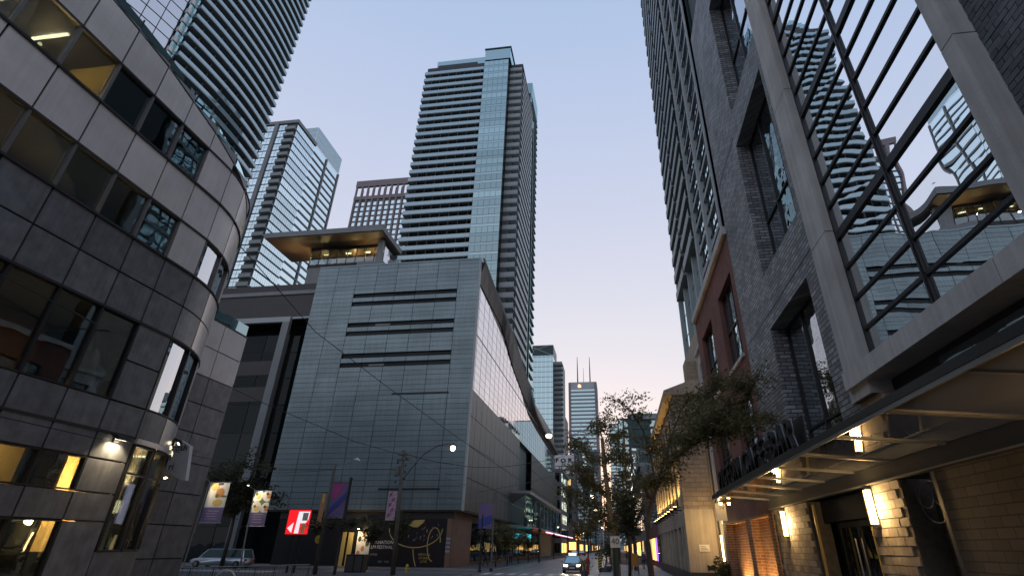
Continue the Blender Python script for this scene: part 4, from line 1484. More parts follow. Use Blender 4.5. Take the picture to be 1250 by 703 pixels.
for k in range(3):
    for y in range(6):
        box('crown_pane', 'glass_rail', bt2, -122.4, -122.3, 155.6 + y * 3.55, 159 + y * 3.55, 158.2 + k * 3.0, 161 + k * 3.0)
    for x in range(4):
        box('crown_pane', 'glass_rail', bt2, -122.5 - 3.3 * x - 3.2, -122.5 - 3.3 * x, 155.5, 155.6, 158.2 + k * 3.0, 161 + k * 3.0)
# brown tower
bw_ = T('brown_tower', 'brown gridded tower with an open top frame between blue tower and green tower', 'tower', (-144, 272, 0))
KB = 260 / 170


def bz(z):
    return CAMH + (z - CAMH) * KB


box('core', 'glass_blue', bw_, -163.9, -122, 261, 290, 0, bz(137))
pme = MB().box(-.5, .5, 260, 261.1, 0, bz(146)).mesh('pier', 'brown_pier')
for i in range(11):
    piece('pier', pme, bw_, (-163.9 + i * 2.72 * KB, 0, 0))
fme = MB().box(-164.5, -122, 260.5, 261.05, -.3, .3).mesh('floor_band', 'brown_pier')
for k in range(30):
    piece('floor_band', fme, bw_, (0, 0, bz(136 - 2.6 * k)))
box('top_frame', 'brown_pier', bw_, -164.7, -122, 259.9, 261.8, bz(143.8), bz(147))
box('top_frame', 'brown_pier', bw_, -164.7, -122, 260.1, 261.6, bz(136.8), bz(138.6))
for i in range(11):
    box('rear_post', 'brown_pier', bw_, -164.6 + i * 2.72 * KB, -163.4 + i * 2.72 * KB, 267, 268.5, bz(137), bz(146))
# far towers at the street end
fb = T('far_blue_tower', 'pale blue mirrored office tower with a stepped top left of the antenna tower', 'tower', (-44, 310, 0))
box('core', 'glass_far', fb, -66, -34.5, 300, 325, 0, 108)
for i in range(12):
    box('mullion_band', 'glass_blue', fb, -66 + i * 2.7, -65.8 + i * 2.7, 299.85, 299.98, 20, 108)
bme = MB().box(-66, -34.4, 299.88, 299.99, -.12, .12).mesh('floor_band', 'grey_wall')
sme = MB().box(-34.3, -28.6, 301, 303.5, -.5, .5).mesh('balcony_band', 'slab_dark')
for k in range(27):
    piece('floor_band', bme, fb, (0, 0, 24 + 3.2 * k))
    piece('balcony_band', sme, fb, (0, 0, 24 + 3.0 * k))
box('side_core', 'slab', fb, -34.4, -29.2, 302, 322, 0, 104.5)
box('crown', 'teal_metal', fb, -60, -34.4, 301, 320, 108, 115)
cr_ = MB()
cr_.tube([(-60, 300.8, 108), (-36, 300.8, 115)], .3, 4).tube([(-60, 300.8, 114.8), (-34.5, 300.8, 114.8)], .4, 4).tube([(-50, 300.8, 115), (-34.5, 300.8, 108)], .3, 4)
cr_.build('crown_brace', 'white_frame', fb)
td = T('antenna_tower', 'grey flat topped office tower with two rooftop antennas far down the street', 'tower', (-28, 510, 0))
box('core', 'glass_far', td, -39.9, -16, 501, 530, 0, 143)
fme = MB().box(-39.9, -16, 500.6, 501, -.75, .75).mesh('floor_band', 'grey_wall')
for k in range(31):
    piece('floor_band', fme, td, (0, 0, 27 + 3.75 * k))
box('top_band', 'white_frame', td, -41.6, -14.6, 500.4, 530, 142.5, 149.5)
box('side_pier', 'brown_pier', td, -42, -39.8, 500, 530, 0, 149)
box('side_pier', 'brown_pier', td, -16.2, -13.9, 500, 530, 0, 149)
for x, h in ((-33, 177.5), (-20.5, 177)):
    MB().tube([(x, 505, 149), (x, 505, 165), (x, 505, h)], [.7, .5, .25], 6).build('antenna', 'slab_dark', td)
MB().tube([(-27, 506, 149), (-27, 506, 166)], [.3, .12], 5).build('antenna', 'slab_dark', td)
MB().prism_y([(-32.5, 144), (-29.5, 144), (-29.5, 146), (-31, 147.5), (-32.5, 146.5)], 500.0, 500.3).build('emblem', 'beacon', td)
bx_ = T('brown_block', 'small brown block between the far blue tower and antenna tower', 'building', (-40, 410, 0))
box('wall', 'brown_pier', bx_, -44, -36, 400, 420, 0, 92)
for k in range(8):
    box('floor_band', 'slab_dark', bx_, -44.1, -36, 399.8, 400, 60 + k * 4, 61.5 + k * 4)
gr = T('green_tower', 'green glass tower with pale rounded floors behind the street trees on the right', 'tower', (14, 210, 0))
box('core', 'glass_teal', gr, 4.2, 30, 200.5, 225, 0, 46)
for k in range(14):
    box('floor_band', 'slab_dark', gr, 3.9, 30, 200, 225, 4 + k * 3.2, 4.8 + k * 3.2)
box('pier', 'teal_metal', gr, 5.6, 7.2, 199.7, 200.6, 0, 47.4)
box('roof_cap', 'slab', gr, 6, 30, 199.8, 225, 46, 48)
gr2 = T('glass_block', 'lower pale glass block in front of the green tower, half hidden by leaves', 'building', (12, 150, 0))
box('core', 'glass_blue', gr2, 4.6, 20, 150, 175, 0, 27)
for k in range(8):
    box('floor_band', 'grey_wall', gr2, 4.4, 20, 149.8, 175, 3 + k * 3.2, 4 + k * 3.2)
for i in range(4):
    box('pier', 'slab_dark', gr2, 4.5 + i * 2.2, 4.8 + i * 2.2, 149.6, 149.9, 0, 27)

ds = T('distant_block', 'low hazy block closing the street at the horizon, behind the taxi and trees', 'building', (-5, 820, 0))
box('wall', 'slab_dark', ds, -120, 70, 800, 840, 0, 24)
for k in range(5):
    box('floor_band', 'grey_wall', ds, -120, 70, 799.5, 800, 3 + 4.2 * k, 4.2 + 4.2 * k)
fs2 = T('far_slab', 'tall hazy tower edge at the far end of the street, right of the bright sky gap', 'tower', (15, 800, 0))
box('wall', 'grey_wall', fs2, -6, 40, 770, 798, 0, 165)
for k in range(36):
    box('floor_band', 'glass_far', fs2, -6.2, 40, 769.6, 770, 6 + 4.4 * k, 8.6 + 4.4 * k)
# street wall beyond the theatre (left) and beyond the stone building (right)
fs = T('sign_building', 'street building with a big white FOR board above lit office floors', 'building', (-19, 205, 0))
box('wall', 'grey_wall', fs, -30, -16.1, 200.3, 222, 0, 28)
sp_ = box('sign_board', 'white_paint', fs, -23, -14.9, 195.9, 196.3, 26, 32.6)
text('lettering', 'F O R', 2.0, (-18.6, 195.82, 30.6), (1, 0, 0), (0, 0, 1), 'black', sp_, .03, sx=1.25, off=.07)
box('sign_rail', 'dark_frame', sp_, -23, -14.9, 195.84, 195.9, 28.6, 28.8)
box('sign_back', 'grey_wall', fs, -23, -15.2, 196.3, 200.3, 24.6, 32.4)
for k in range(4):
    w = box('window_frame', 'dark_frame', fs, -23.4, -16.2, 200.1, 200.25, 10 + k * 4, 13.4 + k * 4)
    for i in range(4):
        MB().box(-23.2 + i * 1.75, -21.7 + i * 1.75, 200.0, 200.06, 10.3 + k * 4, 13.1 + k * 4).build('pane', 'office_light' if (i + k) % 3 == 0 and k > 1 else 'glass_dark', w)
spec = [('corner_shop', -17.2, 172, 198, 24, 'grey_wall', 'plain grey street block right after the film theatre'),
        ('dark_block', -15.9, 224, 262, 31, 'brown_pier', 'brown street block beyond the white FOR board'),
        ('office_slab', -15.6, 266, 312, 24, 'metal_dark', 'low dark street block farther along the left side'),
        ('glass_slab', -15.3, 316, 372, 38, 'slab_dark', 'grey banded street block far along the left side'),
        ('end_block', -14.8, 380, 470, 52, 'slab_dark', 'tallest dark block at the far left end of the street')]
for nm, x, y0, y1, h, mt, lab in spec:
    t = T(nm, lab, 'building', (x - 6, (y0 + y1) / 2, 0))
    box('wall', mt, t, x - 20, x, y0, y1, 0, h)
    fl = int(h / 4)
    for k in range(fl):
        n_ = 6
        for i in range(n_):
            a = y0 + (y1 - y0) * (i + .12) / n_
            b = y0 + (y1 - y0) * (i + .88) / n_
            if k == 0:
                g = random.choice(['shop_amber', 'glass_dark', 'glass_dark', 'office_light', 'glass_dark'])
            else:
                g = random.choice(['glass_dark', 'glass_far', 'glass_dark'])
            box('window', g, t, x, x + .08, a, b, .8 + k * 4, 3.4 + k * 4)
        for i in range(3):
            box('window', 'glass_dark', t, x - 2.2 - i * 2.4, x - .5 - i * 2.4, y0 - .08, y0, .8 + k * 4, 3.4 + k * 4)
    box('cornice', 'slab', t, x - 20, x + .4, y0 - .1, y1, h, h + .7)
spec = [('brick_block', 4.7, 68, 92, 10.5, 'red_brick', 'low red brick block past the stone building, behind the street trees'),
        ('shop_block', 4.4, 96, 146, 15, 'grey_wall', 'grey block with a purple lit shop front past the brick block'),
        ('office_slab', 4.2, 178, 198, 18, 'slab_dark', 'small dark block in front of the green glass tower'),
        ('glass_slab', 4.0, 230, 300, 42, 'slab_dark', 'dark banded block beyond the green tower on the right'),
        ('end_block', 3.4, 310, 430, 70, 'glass_far', 'tall mirrored block at the far right end of the street')]
for nm, x, y0, y1, h, mt, lab in spec:
    t = T(nm, lab, 'building', (x + 8, (y0 + y1) / 2, 0))
    box('wall', mt, t, x, x + 20, y0, y1, 0, h)
    for k in range(int(h / 4)):
        for i in range(6):
            a = y0 + (y1 - y0) * (i + .12) / 6
            b = y0 + (y1 - y0) * (i + .88) / 6
            g = random.choice(['shop_amber', 'office_light', 'shop_purple', 'glass_dark', 'glass_dark']) if k == 0 else random.choice(['glass_black', 'glass_dark'])
            box('window', g, t, x - .02, x + .01, a, b, .8 + k * 4, 3.4 + k * 4)
    box('cornice', 'slab', t, x - .4, x + 20, y0 - .1, y1, h, h + .6)

# ------------------------------------------------------------------ trees and plants
def leaves(mb, c, rad, n, size, rng, flat=.8):
    for _ in range(n):
        d = Vector((rng.gauss(0, 1), rng.gauss(0, 1), rng.gauss(0, flat)))
        p = Vector(c) + d * rad * .55
        a = Vector((rng.uniform(-1, 1), rng.uniform(-1, 1), rng.uniform(-.7, .5))).normalized()
        b = a.orthogonal().normalized()
        b = (b * math.cos(t := rng.uniform(0, 6.28)) + a.cross(b) * math.sin(t))
        s = size * rng.uniform(.6, 1.3)
        mb.add([p - a * s, p + b * s * .38 + a * s * .1, p + a * s, p - b * s * .38 + a * s * .1], [(0, 1, 2, 3)])


def tree(label, trunk, limbs, twigs, lsize, leaf='leaf', bark='bark', seed=1, group=None, dens=60, spread=.6, name='street_tree', r0=.14):
    """trunk: points; limbs: (points, radius); twigs per limb end carry the leaf clumps"""
    rng = random.Random(seed)
    t = T(name, label, 'tree', tuple(trunk[0]), group)
    tb_ = MB()
    n = len(trunk)
    tb_.tube(trunk, [r0 * (1 - .45 * i / (n - 1)) for i in range(n)], 9)
    cb_, lv = MB(), MB()
    for lm in limbs:
        pts, r = lm[:2]
        tw = lm[2] if len(lm) > 2 else twigs
        pts = [Vector(p) for p in pts]
        m = len(pts)
        cb_.tube(pts, [r * (1 - .7 * i / (m - 1)) for i in range(m)], 6)
        for i in range(1, m):
            for _ in range(tw):
                u = rng.random()
                p = pts[i - 1].lerp(pts[i], u)
                d = Vector((rng.uniform(-1, 1), rng.uniform(-1, 1), rng.uniform(-.5, .9))) * spread
                q = p + d
                mid = p.lerp(q, .5) + Vector((0, 0, .08))
                cb_.tube([p, mid, q], [.022, .014, .006], 4)
                leaves(lv, q, spread * .55, dens, lsize, rng)
                leaves(lv, mid, spread * .35, dens // 3, lsize, rng)
    tb_.build('trunk', bark, t, smooth=True)
    cb_.build('branch', bark, t, kind='stuff', recalc=False)
    lv.build('crown', leaf, t, kind='stuff', recalc=False)
    return t


def A(px, py, Y, dx=0):
    p = atY(px, py, Y)
    return Vector((p.x + dx, p.y, p.z))


YT = 22
tk = [A(795, 700, YT), A(791, 665, YT), A(790, 640, YT), A(796, 612, YT), A(801, 596, YT)]
tk = [Vector((tk[0].x + .02, YT, 0))] + tk
end = tk[-1]
tree('street tree leaning over the brick building, long right branch in front of the canopy letters', tk, [
    ([end, A(818, 565, 21.6), A(842, 545, 21.2), A(872, 528, 20.8), A(900, 500, 20.4), A(925, 462, 20)], .085),
    ([A(842, 545, 21.2), A(850, 515, 21.8), A(862, 485, 22), A(885, 465, 21.5)], .05),
    ([A(872, 528, 20.8), A(890, 530, 20.2), A(915, 520, 19.6), A(935, 505, 19.2)], .04),
    ([end, A(812, 560, 22.4), A(820, 530, 22.8), A(832, 500, 23), A(845, 480, 23)], .06, 5),
    ([end, A(795, 560, 22.3), A(785, 525, 22.6), A(768, 498, 22.8), A(758, 492, 23)], .05, 5),
    ([A(796, 612, YT), A(780, 585, 22.6), A(768, 560, 23), A(760, 545, 23.4)], .05, 3),
    ([A(860, 535, 21), A(868, 512, 20.6), A(895, 488, 20.2), A(905, 470, 20)], .035),
], 10, .075, seed=11, dens=62, spread=.62, r0=.13)
YT2 = 33
tk = [A(752, 700, YT2), A(747, 650, YT2), A(743, 610, YT2), A(738, 570, YT2), A(735, 535, YT2)]
tk = [Vector((tk[0].x, YT2, 0))] + tk
tree('pale trunked street tree whose crown hides the lower half of the antenna tower', tk, [
    ([tk[3], A(725, 590, 32.6), A(712, 578, 32.2), A(702, 575, 32)], .07),
    ([tk[4], A(720, 560, 33.4), A(707, 545, 34), A(698, 545, 34)], .06, 6),
    ([tk[5], A(733, 525, 33), A(728, 518, 33), A(742, 512, 33)], .05, 4),
    ([tk[4], A(748, 548, 33), A(757, 535, 33.4), A(762, 522, 33.6)], .05, 4),
    ([tk[2], A(728, 620, 32.5), A(712, 612, 32), A(700, 604, 32)], .05),
    ([tk[3], A(752, 588, 33), A(762, 575, 33.6), A(770, 560, 34)], .045, 4),
    ([tk[2], A(733, 640, 33), A(722, 640, 33.4), A(712, 632, 33.6)], .04, 3),
], 7, .10, bark='bark_pale', seed=5, dens=60, spread=.75, r0=.20)
for i, (px, Yd, h, lab, lf_) in enumerate(((768, 46, 7.5, 'dark bushy street tree behind the two nearest right-hand trees', 'leaf_dark'), (776, 62, 8.5, 'farther dark street tree by the stone building, low crown over the pavement', 'leaf_dark'), (757, 90, 9.5, 'distant street tree on the right-hand kerb, right of the pale trunk', 'leaf_dark'), (718, 110, 8, 'distant street tree on the left kerb beyond the taxi', 'leaf'), (706, 140, 9, 'farthest left kerb street tree, above orange shop lights', 'leaf'))):
    p = A(px, 690, Yd)
    x = p.x
    tk = [Vector((x, Yd, 0)), Vector((x + .1, Yd, h * .25)), Vector((x, Yd, h * .5))]
    rg = random.Random(20 + i)
    lim = []
    for k in range(6):
        a = k * 1.05 + rg.random()
        lim.append(([tk[2] - Vector((0, 0, h * .12 * (k % 2))), tk[2] + Vector((math.cos(a) * h * .10, math.sin(a) * h * .1, h * .16)), tk[2] + Vector((math.cos(a) * h * .2, math.sin(a) * h * .2, h * (.28 + .03 * k)))], .06))
    tree(lab, tk, lim, 5, .02 * h, leaf=lf_, seed=30 + i, dens=26, spread=h * .1)
# left trees
p0 = Vector((-41, 55.5, 0))
lim = []
rg = random.Random(3)
for k in range(9):
    a = k * .7
    lim.append(([p0 + Vector((0, 0, 5 + .15 * k)), p0 + Vector((math.cos(a) * 2, math.sin(a) * 1.6, 6.6 + .3 * k)), p0 + Vector((math.cos(a) * 4.3, math.sin(a) * 2.6, 6.4 + .55 * k))], .09))
tree('large dark spreading tree in front of the theatre wing, behind the food banners', [p0, p0 + Vector((.1, 0, 3)), p0 + Vector((0, 0, 6))], lim, 6, .2, leaf='leaf_dark', seed=8, dens=40, spread=1.2, r0=.22)
for i, (x, yd, h, lab) in enumerate(((-22.6, 56.5, 6.3, 'small dark tree left of the hoarding artwork, behind the purple banner'), (-26.0, 57.5, 5.6, 'low dark tree at the left end of the black hoarding'), (-14.3, 66, 5.3, 'first small round tree on the theatre pavement, by the slim pole'), (-14.3, 73, 5.0, 'second small round tree along the theatre pavement'), (-14.3, 81, 5.0, 'third small round tree along the theatre pavement'), (-14.3, 90, 4.8, 'fourth small tree along the theatre pavement, just before the cyan screen'))):
    p0 = Vector((x, yd, 0))
    lim = []
    for k in range(6):
        a = k * 1.05 + i
        lim.append(([p0 + Vector((0, 0, h * .45)), p0 + Vector((math.cos(a) * .6, math.sin(a) * .6, h * .62)), p0 + Vector((math.cos(a) * 1.1, math.sin(a) * 1.1, h * (.6 + .06 * k)))], .04))
    tree(lab, [p0, p0 + Vector((.03, 0, h * .25)), p0 + Vector((0, 0, h * .5))], lim, 5, .12, leaf='leaf_dark' if i < 2 else 'leaf', seed=50 + i, dens=30, spread=.55, r0=.08)


def shrub(label, c, rx, h, n, ls, leaf='leaf', name='shrub', seed=1, pot=None):
    rng = random.Random(seed)
    t = T(name, label, 'plant', (c[0], c[1], c[2]))
    if pot:
        MB().lathe([(pot * .8, 0), (pot, .1), (pot, .5), (pot * .92, .5), (pot * .9, .44)], c, 10).build('pot', 'metal_dark', t)
    st, lv = MB(), MB()
    base = Vector(c) + Vector((0, 0, .45 if pot else 0))
    for k in range(9):
        q = base + Vector((rng.uniform(-rx, rx) * .7, rng.uniform(-rx, rx) * .7, rng.uniform(.4, .95) * h))
        st.tube([base, base.lerp(q, .5), q], [.02, .015, .008], 4)
        leaves(lv, q, rx * .6, n // 9, ls, rng)
    st.build('stem', 'bark', t, kind='stuff', recalc=False)
    lv.build('leaf', leaf, t, kind='stuff', recalc=False)
    return t


shrub('spiky dark plant at the foot of the stone corner pier', (6.3, 37.3, 0), .6, 1.1, 260, .16, 'leaf_dark', seed=2, pot=.35)
shrub('grassy planter beside the pair of slim lamps', (5.9, 34.4, 0), .5, .9, 220, .14, 'leaf_dark', seed=3, pot=.35)
shrub('bushy planter at the kerb behind the striped hazard board', (-1.5, 57.5, 0), .9, 2.1, 500, .13, 'leaf_dark', seed=4, pot=.6)
shrub('low green planting at the kerb in front of the taxi', (-3.0, 49.0, 0), .6, .8, 260, .1, 'leaf', seed=6, pot=.3)
shrub('tall leafy planter at the kerb right of the hazard board', (-.9, 62.0, 0), .9, 2.4, 420, .14, 'leaf_dark', seed=7, pot=.6)


def basket(label, c, leaf, seed):
    rng = random.Random(seed)
    t = T('flower_basket', label, 'flower basket', c, 'flower baskets on the banner poles')
    MB().lathe([(.1, -.3), (.35, -.05), (.42, .1), (.38, .1)], c, 10).build('basket', 'black', t)
    lv = MB()
    leaves(lv, Vector(c) + Vector((0, 0, .15)), .62, 260, .12, rng, .6)
    lv.build('leaf', 'leaf_dark', t, kind='stuff', recalc=False)
    fl = MB()
    leaves(fl, Vector(c) + Vector((.15, -.3, .1)), .55, 90, .08, rng, .6)
    fl.build('flower', leaf, t, kind='stuff', recalc=False)
    return t


basket('hanging flower basket with few blooms, left of the wooden pole', (-24.75, 43.9, 3.55), 'banner_orange', 1)
basket('large leafy flower basket between wooden pole and dark banner pole', (-23.4, 43.8, 3.65), 'flower_pink', 2)
basket('pink flower basket right of the dark banner pole', (-21.75, 43.9, 3.75), 'flower_pink', 3)

# ------------------------------------------------------------------ poles, banners, lamps
def lampglobe(t, p, r=.24):
    MB().lathe([(.05, .34), (.13, .26), (.16, .1), (.1, .1)], p, 10).build('lamp_cap', 'black', t)
    MB().lathe([(r * .5, .12), (r * .95, .02), (r, -.1), (r * .75, -.25), (r * .3, -.33), (.02, -.35)], p, 14).build('globe', 'lamp_globe', t, smooth=True)


def banner_pole(label, base, top, bx0, bx1, z0, z1, kind):
    t = T('banner_pole', label, 'banner', (base[0], base[1], 0), 'lit food banners on slim poles')
    Y = base[1]
    MB().tube([(base[0], Y, 0), (bx0 - .08, Y, z1 + .12)], [.07, .045], 8).build('pole', 'steel', t)
    MB().tube([(bx0 - .1, Y, z1 + .06), (bx1 + .12, Y, z1 + .02)], .03, 6).build('bracket', 'steel', t)
    MB().tube([(bx0 - .1, Y, z0 - .05), (bx1 + .12, Y, z0 - .05)], .03, 6).build('bracket', 'steel', t)
    MB().tube([(bx0 - .08, Y, z1 + .1), (bx0 - .5, Y - .5, z1 + .42), (bx0 - .2, Y - .9, z1 + .5)], .025, 6).build('lamp_arm', 'steel', t)
    zm = z0 + (z1 - z0) * .37
    sh = MB()
    for i in range(8):
        a, b = z0 + (z1 - z0) * i / 8, z0 + (z1 - z0) * (i + 1) / 8
        if b <= zm + .1:
            sh.add([(bx0, Y + .02 * math.sin(i), a), (bx1, Y + .03 * math.sin(i * 1.7), a), (bx1, Y + .03 * math.sin((i + 1) * 1.7), b), (bx0, Y + .02 * math.sin(i + 1), b)], [(0, 1, 2, 3)])
    MB().box(bx0, bx1, Y - .012, Y + .012, z0, zm).build('banner', 'banner_purple', t)
    b2 = MB().box(bx0, bx1, Y - .012, Y + .012, zm + .002, z1).build('banner', 'banner_white', t)
    w = bx1 - bx0

    def disc(cx, cz, r, mat, y=-.02, sq=1.0):
        pts = []
        for q in range(16):
            xx = min(max(cx + r * math.cos(q * PI / 8), bx0), bx1)
            zz = min(max(cz + r * sq * math.sin(q * PI / 8), zm + .01), z1)
            pts.append((xx, Y + y, zz))
        MB().add(pts, [tuple(range(16))]).build('print', mat, b2, recalc=False)
    if kind == 0:
        disc(bx0 + w * .3, z1 - .25, .45, 'food_yellow', -.016)
        disc(bx0 + w * .62, zm + 1.25, .42, 'food_orange', -.018)
        disc(bx0 + w * .5, zm + 1.0, .18, 'food_green', -.022)
        disc(bx0 + w * .85, zm + .95, .3, 'food_green', -.02, .3)
        disc(bx0 + w * .6, zm + .4, .5, 'food_yellow', -.017, .6)
        disc(bx0 + w * .55, z1 - .1, .3, 'plate_dark', -.019, .4)
    else:
        MB().box(bx0, bx1, Y - .015, Y - .013, zm, z1).build('print', 'food_green', b2)
        for cx, cz, r in ((.22, .78, .55), (.85, .80, .55), (.25, .22, .55), (.85, .2, .5)):
            disc(bx0 + w * cx, zm + (z1 - zm) * cz, r, 'banner_white', -.018)
            disc(bx0 + w * cx + .1, zm + (z1 - zm) * cz - .05, r * .45, 'food_yellow' if cx < .5 else 'food_orange', -.021)
            disc(bx0 + w * cx - .1, zm + (z1 - zm) * cz + .12, r * .25, 'food_green' if cx < .5 else 'plate_dark', -.023)
    for k in range(4):
        MB().box(bx0 + w * (.2 + .05 * (k % 2)), bx1 - w * (.2 + .04 * (k % 3)), Y - .018, Y - .014, z0 + .25 + k * .22, z0 + .31 + k * .22).build('print_line', 'banner_lilac', t)
    lp = Vector((bx0 - .2, Y - .95, z1 + .45))
    MB().lathe([(.05, .08), (.12, -.06)], lp, 8).build('lamp_head', 'steel', t)
    MB().lathe([(.1, -.075), (.1, -.07)], lp, 8).build('lens', 'lamp_white', t)
    light('lamp_light', 'SPOT', lp + Vector((.1, 0, -.12)), 190, (1, .84, .6), t, .08, aim=(w * .75, .75, -1.5), spot=85)
    return t


banner_pole('food banner with one orange garnish on a white plate, leftmost slim pole', (-38.4, 47), None, -38.0, -35.95, 3.98, 7.35, 0)
banner_pole('food banner with four round plates, right of the garnish banner', (-32.9, 47), None, -33.2, -31.55, 3.72, 6.62, 1)
# lit red screen
rs = T('advert_screen', 'glowing red advert screen with a white arrow and letter shape on two posts', 'sign', (-27.6, 46, 0))
box('screen', 'screen_red', rs, -28.72, -26.62, 45.95, 46.05, 3.04, 4.96)
MB().prism_y([(-27.9, 3.1), (-27.5, 3.1), (-27.5, 3.9), (-27.0, 3.9), (-26.8, 4.2), (-26.75, 4.82), (-27.78, 4.82)], 45.93, 45.945).build('print', 'screen_white', rs)
MB().prism_y([(-28.6, 3.5), (-28.15, 3.15), (-28.1, 3.95)], 45.93, 45.945).build('print', 'screen_white', rs)
box('print', 'screen_grey', rs, -27.35, -26.85, 45.915, 45.928, 4.1, 4.72)
box('print', 'screen_brown', rs, -27.3, -26.95, 45.915, 45.928, 3.1, 3.85)
for a in ((-28.76, -28.72, 3.0, 5.0), (-26.62, -26.58, 3.0, 5.0)):
    box('screen_frame', 'black', rs, a[0], a[1], 45.9, 46.1, a[2], a[3])
box('screen_frame', 'red', rs, -28.72, -26.62, 45.9, 46.1, 4.96, 5.02)
box('screen_frame', 'red', rs, -28.72, -26.62, 45.9, 46.1, 2.98, 3.04)
for x in (-27.9, -27.25):
    box('post', 'black', rs, x - .07, x + .07, 46.0, 46.12, 0, 3.0)
# wooden pole with the bowed arm
wp = T('utility_pole', 'plain grey wooden pole with a white cobra lamp, between narrow banner and purple banner', 'street lamp', (-24.2, 44, 0))
MB().tube([(-24.2, 44, 0), (-24.18, 44, 8.5)], [.17, .12], 10).build('pole', 'wood_pole', wp, smooth=True)
MB().tube([(-24.18, 44, 8.1), (-23.6, 44, 8.15), (-23.0, 44, 8.7), (-22.5, 44, 8.9)], .035, 6).build('arm', 'beige_metal', wp)
MB().tube([(-24.18, 44, 7.0), (-23.7, 44, 7.6), (-23.2, 44, 8.5)], .03, 6).build('arm', 'beige_metal', wp)
MB().tube([(-22.5, 44, 8.88), (-22.2, 44, 8.86), (-21.95, 44, 8.76)], [.06, .13, .05], 8).build('lamp_head', 'white_paint', wp)
box('narrow_banner', 'banner_orange', wp, -24.85, -24.45, 43.95, 43.98, 3.75, 6.15)
box('print', 'food_yellow', wp, -24.7, -24.5, 43.93, 43.948, 5.4, 6.1)
box('bracket', 'black', wp, -24.85, -24.2, 43.95, 44.0, 6.15, 6.2)
box('walk_signal', 'black', wp, -25.0, -24.5, 43.8, 44.1, 3.0, 3.5)
bp_ = T('banner_pole', 'thick black pole holding the purple and magenta banner', 'banner', (-22.5, 44, 0))
MB().tube([(-22.55, 44, 0), (-22.48, 44, 7.25)], .13, 8).build('pole', 'black', bp_)
MB().lathe([(.16, 0), (.16, .1), (.05, .22)], (-22.48, 44, 7.22), 8).build('cap', 'black', bp_)
b2 = box('banner', 'banner_purple', bp_, -24.0, -22.6, 44.0, 44.03, 4.2, 6.95)
MB().add([(-23.95, 43.985, 5.6), (-23.3, 43.985, 5.9), (-23.0, 43.985, 6.95), (-24.0, 43.985, 6.95)], [(0, 1, 2, 3)]).build('print', 'banner_magenta', b2, recalc=False)
MB().add([(-24.0, 43.98, 4.4), (-22.6, 43.98, 5.7), (-22.6, 43.98, 6.3), (-24.0, 43.98, 5.0)], [(0, 1, 2, 3)]).build('print', 'banner_blue', b2, recalc=False)
MB().tube([(-24.1, 44.01, 6.98), (-22.5, 44.01, 6.98)], .03, 6).build('bracket', 'black', bp_)
rg_ = T('round_sign', 'small round yellow sign below the lit red advert screen', 'sign', (-25.6, 46, 2.6))
MB().add([(-25.55 + .32 * math.cos(q * PI / 8), 46 + yy, 2.65 + .32 * math.sin(q * PI / 8)) for yy in (0, .04) for q in range(16)], [tuple(range(16)), tuple(range(31, 15, -1))] + [(q, (q + 1) % 16, 16 + (q + 1) % 16, 16 + q) for q in range(16)]).build('disc', 'yellow', rg_)
MB().lathe([(.1, 0), (.1, .03)], (-25.55, 45.97, 2.6), 8).build('print', 'black', rg_)
MB().tube([(-25.55, 46.06, 0), (-25.55, 46.06, 2.6)], .03, 6).build('post', 'black', rg_)
# power pole with lamp
pp = T('utility_pole', 'wooden power pole with insulators, lilac banner and a lit lamp on a long curved arm', 'utility pole', (-18.1, 45, 0))
MB().tube([(-18.1, 45, 0), (-18.3, 45, 5), (-18.48, 45, 9.75)], [.2, .17, .13], 10).build('pole', 'wood_pole', pp, smooth=True)
MB().tube([(-18.4, 45, 7.1), (-17.6, 45, 8.2), (-16.6, 45, 9.4), (-15.4, 45, 10.1), (-14.4, 45, 10.25), (-14.02, 45, 10.1)], .035, 6).build('arm', 'black', pp)
lampglobe(pp, (-14.02, 45, 9.95), .22)
box('crossarm', 'wood_pole', pp, -19.0, -17.9, 44.85, 44.97, 8.85, 8.98)
box('crossarm', 'wood_pole', pp, -18.9, -18.0, 44.85, 44.97, 9.3, 9.4)
for k in range(8):
    MB().lathe([(.05, 0), (.09, .05), (.05, .1), (.09, .15), (.03, .2)], (-18.85 + (k % 2) * .75, 44.9, 7.0 + .27 * k), 7).build('insulator', 'black', pp)
MB().lathe([(.2, 0), (.22, .1), (.22, .75), (.15, .85)], (-18.8, 44.9, 7.6), 10).build('transformer', 'pole_grey', pp)
bn = box('banner', 'banner_lilac', pp, -19.35, -18.55, 44.95, 44.98, 4.1, 6.35)
for k in range(5):
    MB().add([(-19.25 + .25 * (k % 2), 44.94, 4.3 + .4 * k), (-19.0 + .25 * (k % 2), 44.94, 4.4 + .4 * k), (-18.95 + .25 * (k % 2), 44.94, 4.7 + .4 * k), (-19.2 + .25 * (k % 2), 44.94, 4.6 + .4 * k)], [(0, 1, 2, 3)]).build('print', 'banner_magenta', bn, recalc=False)
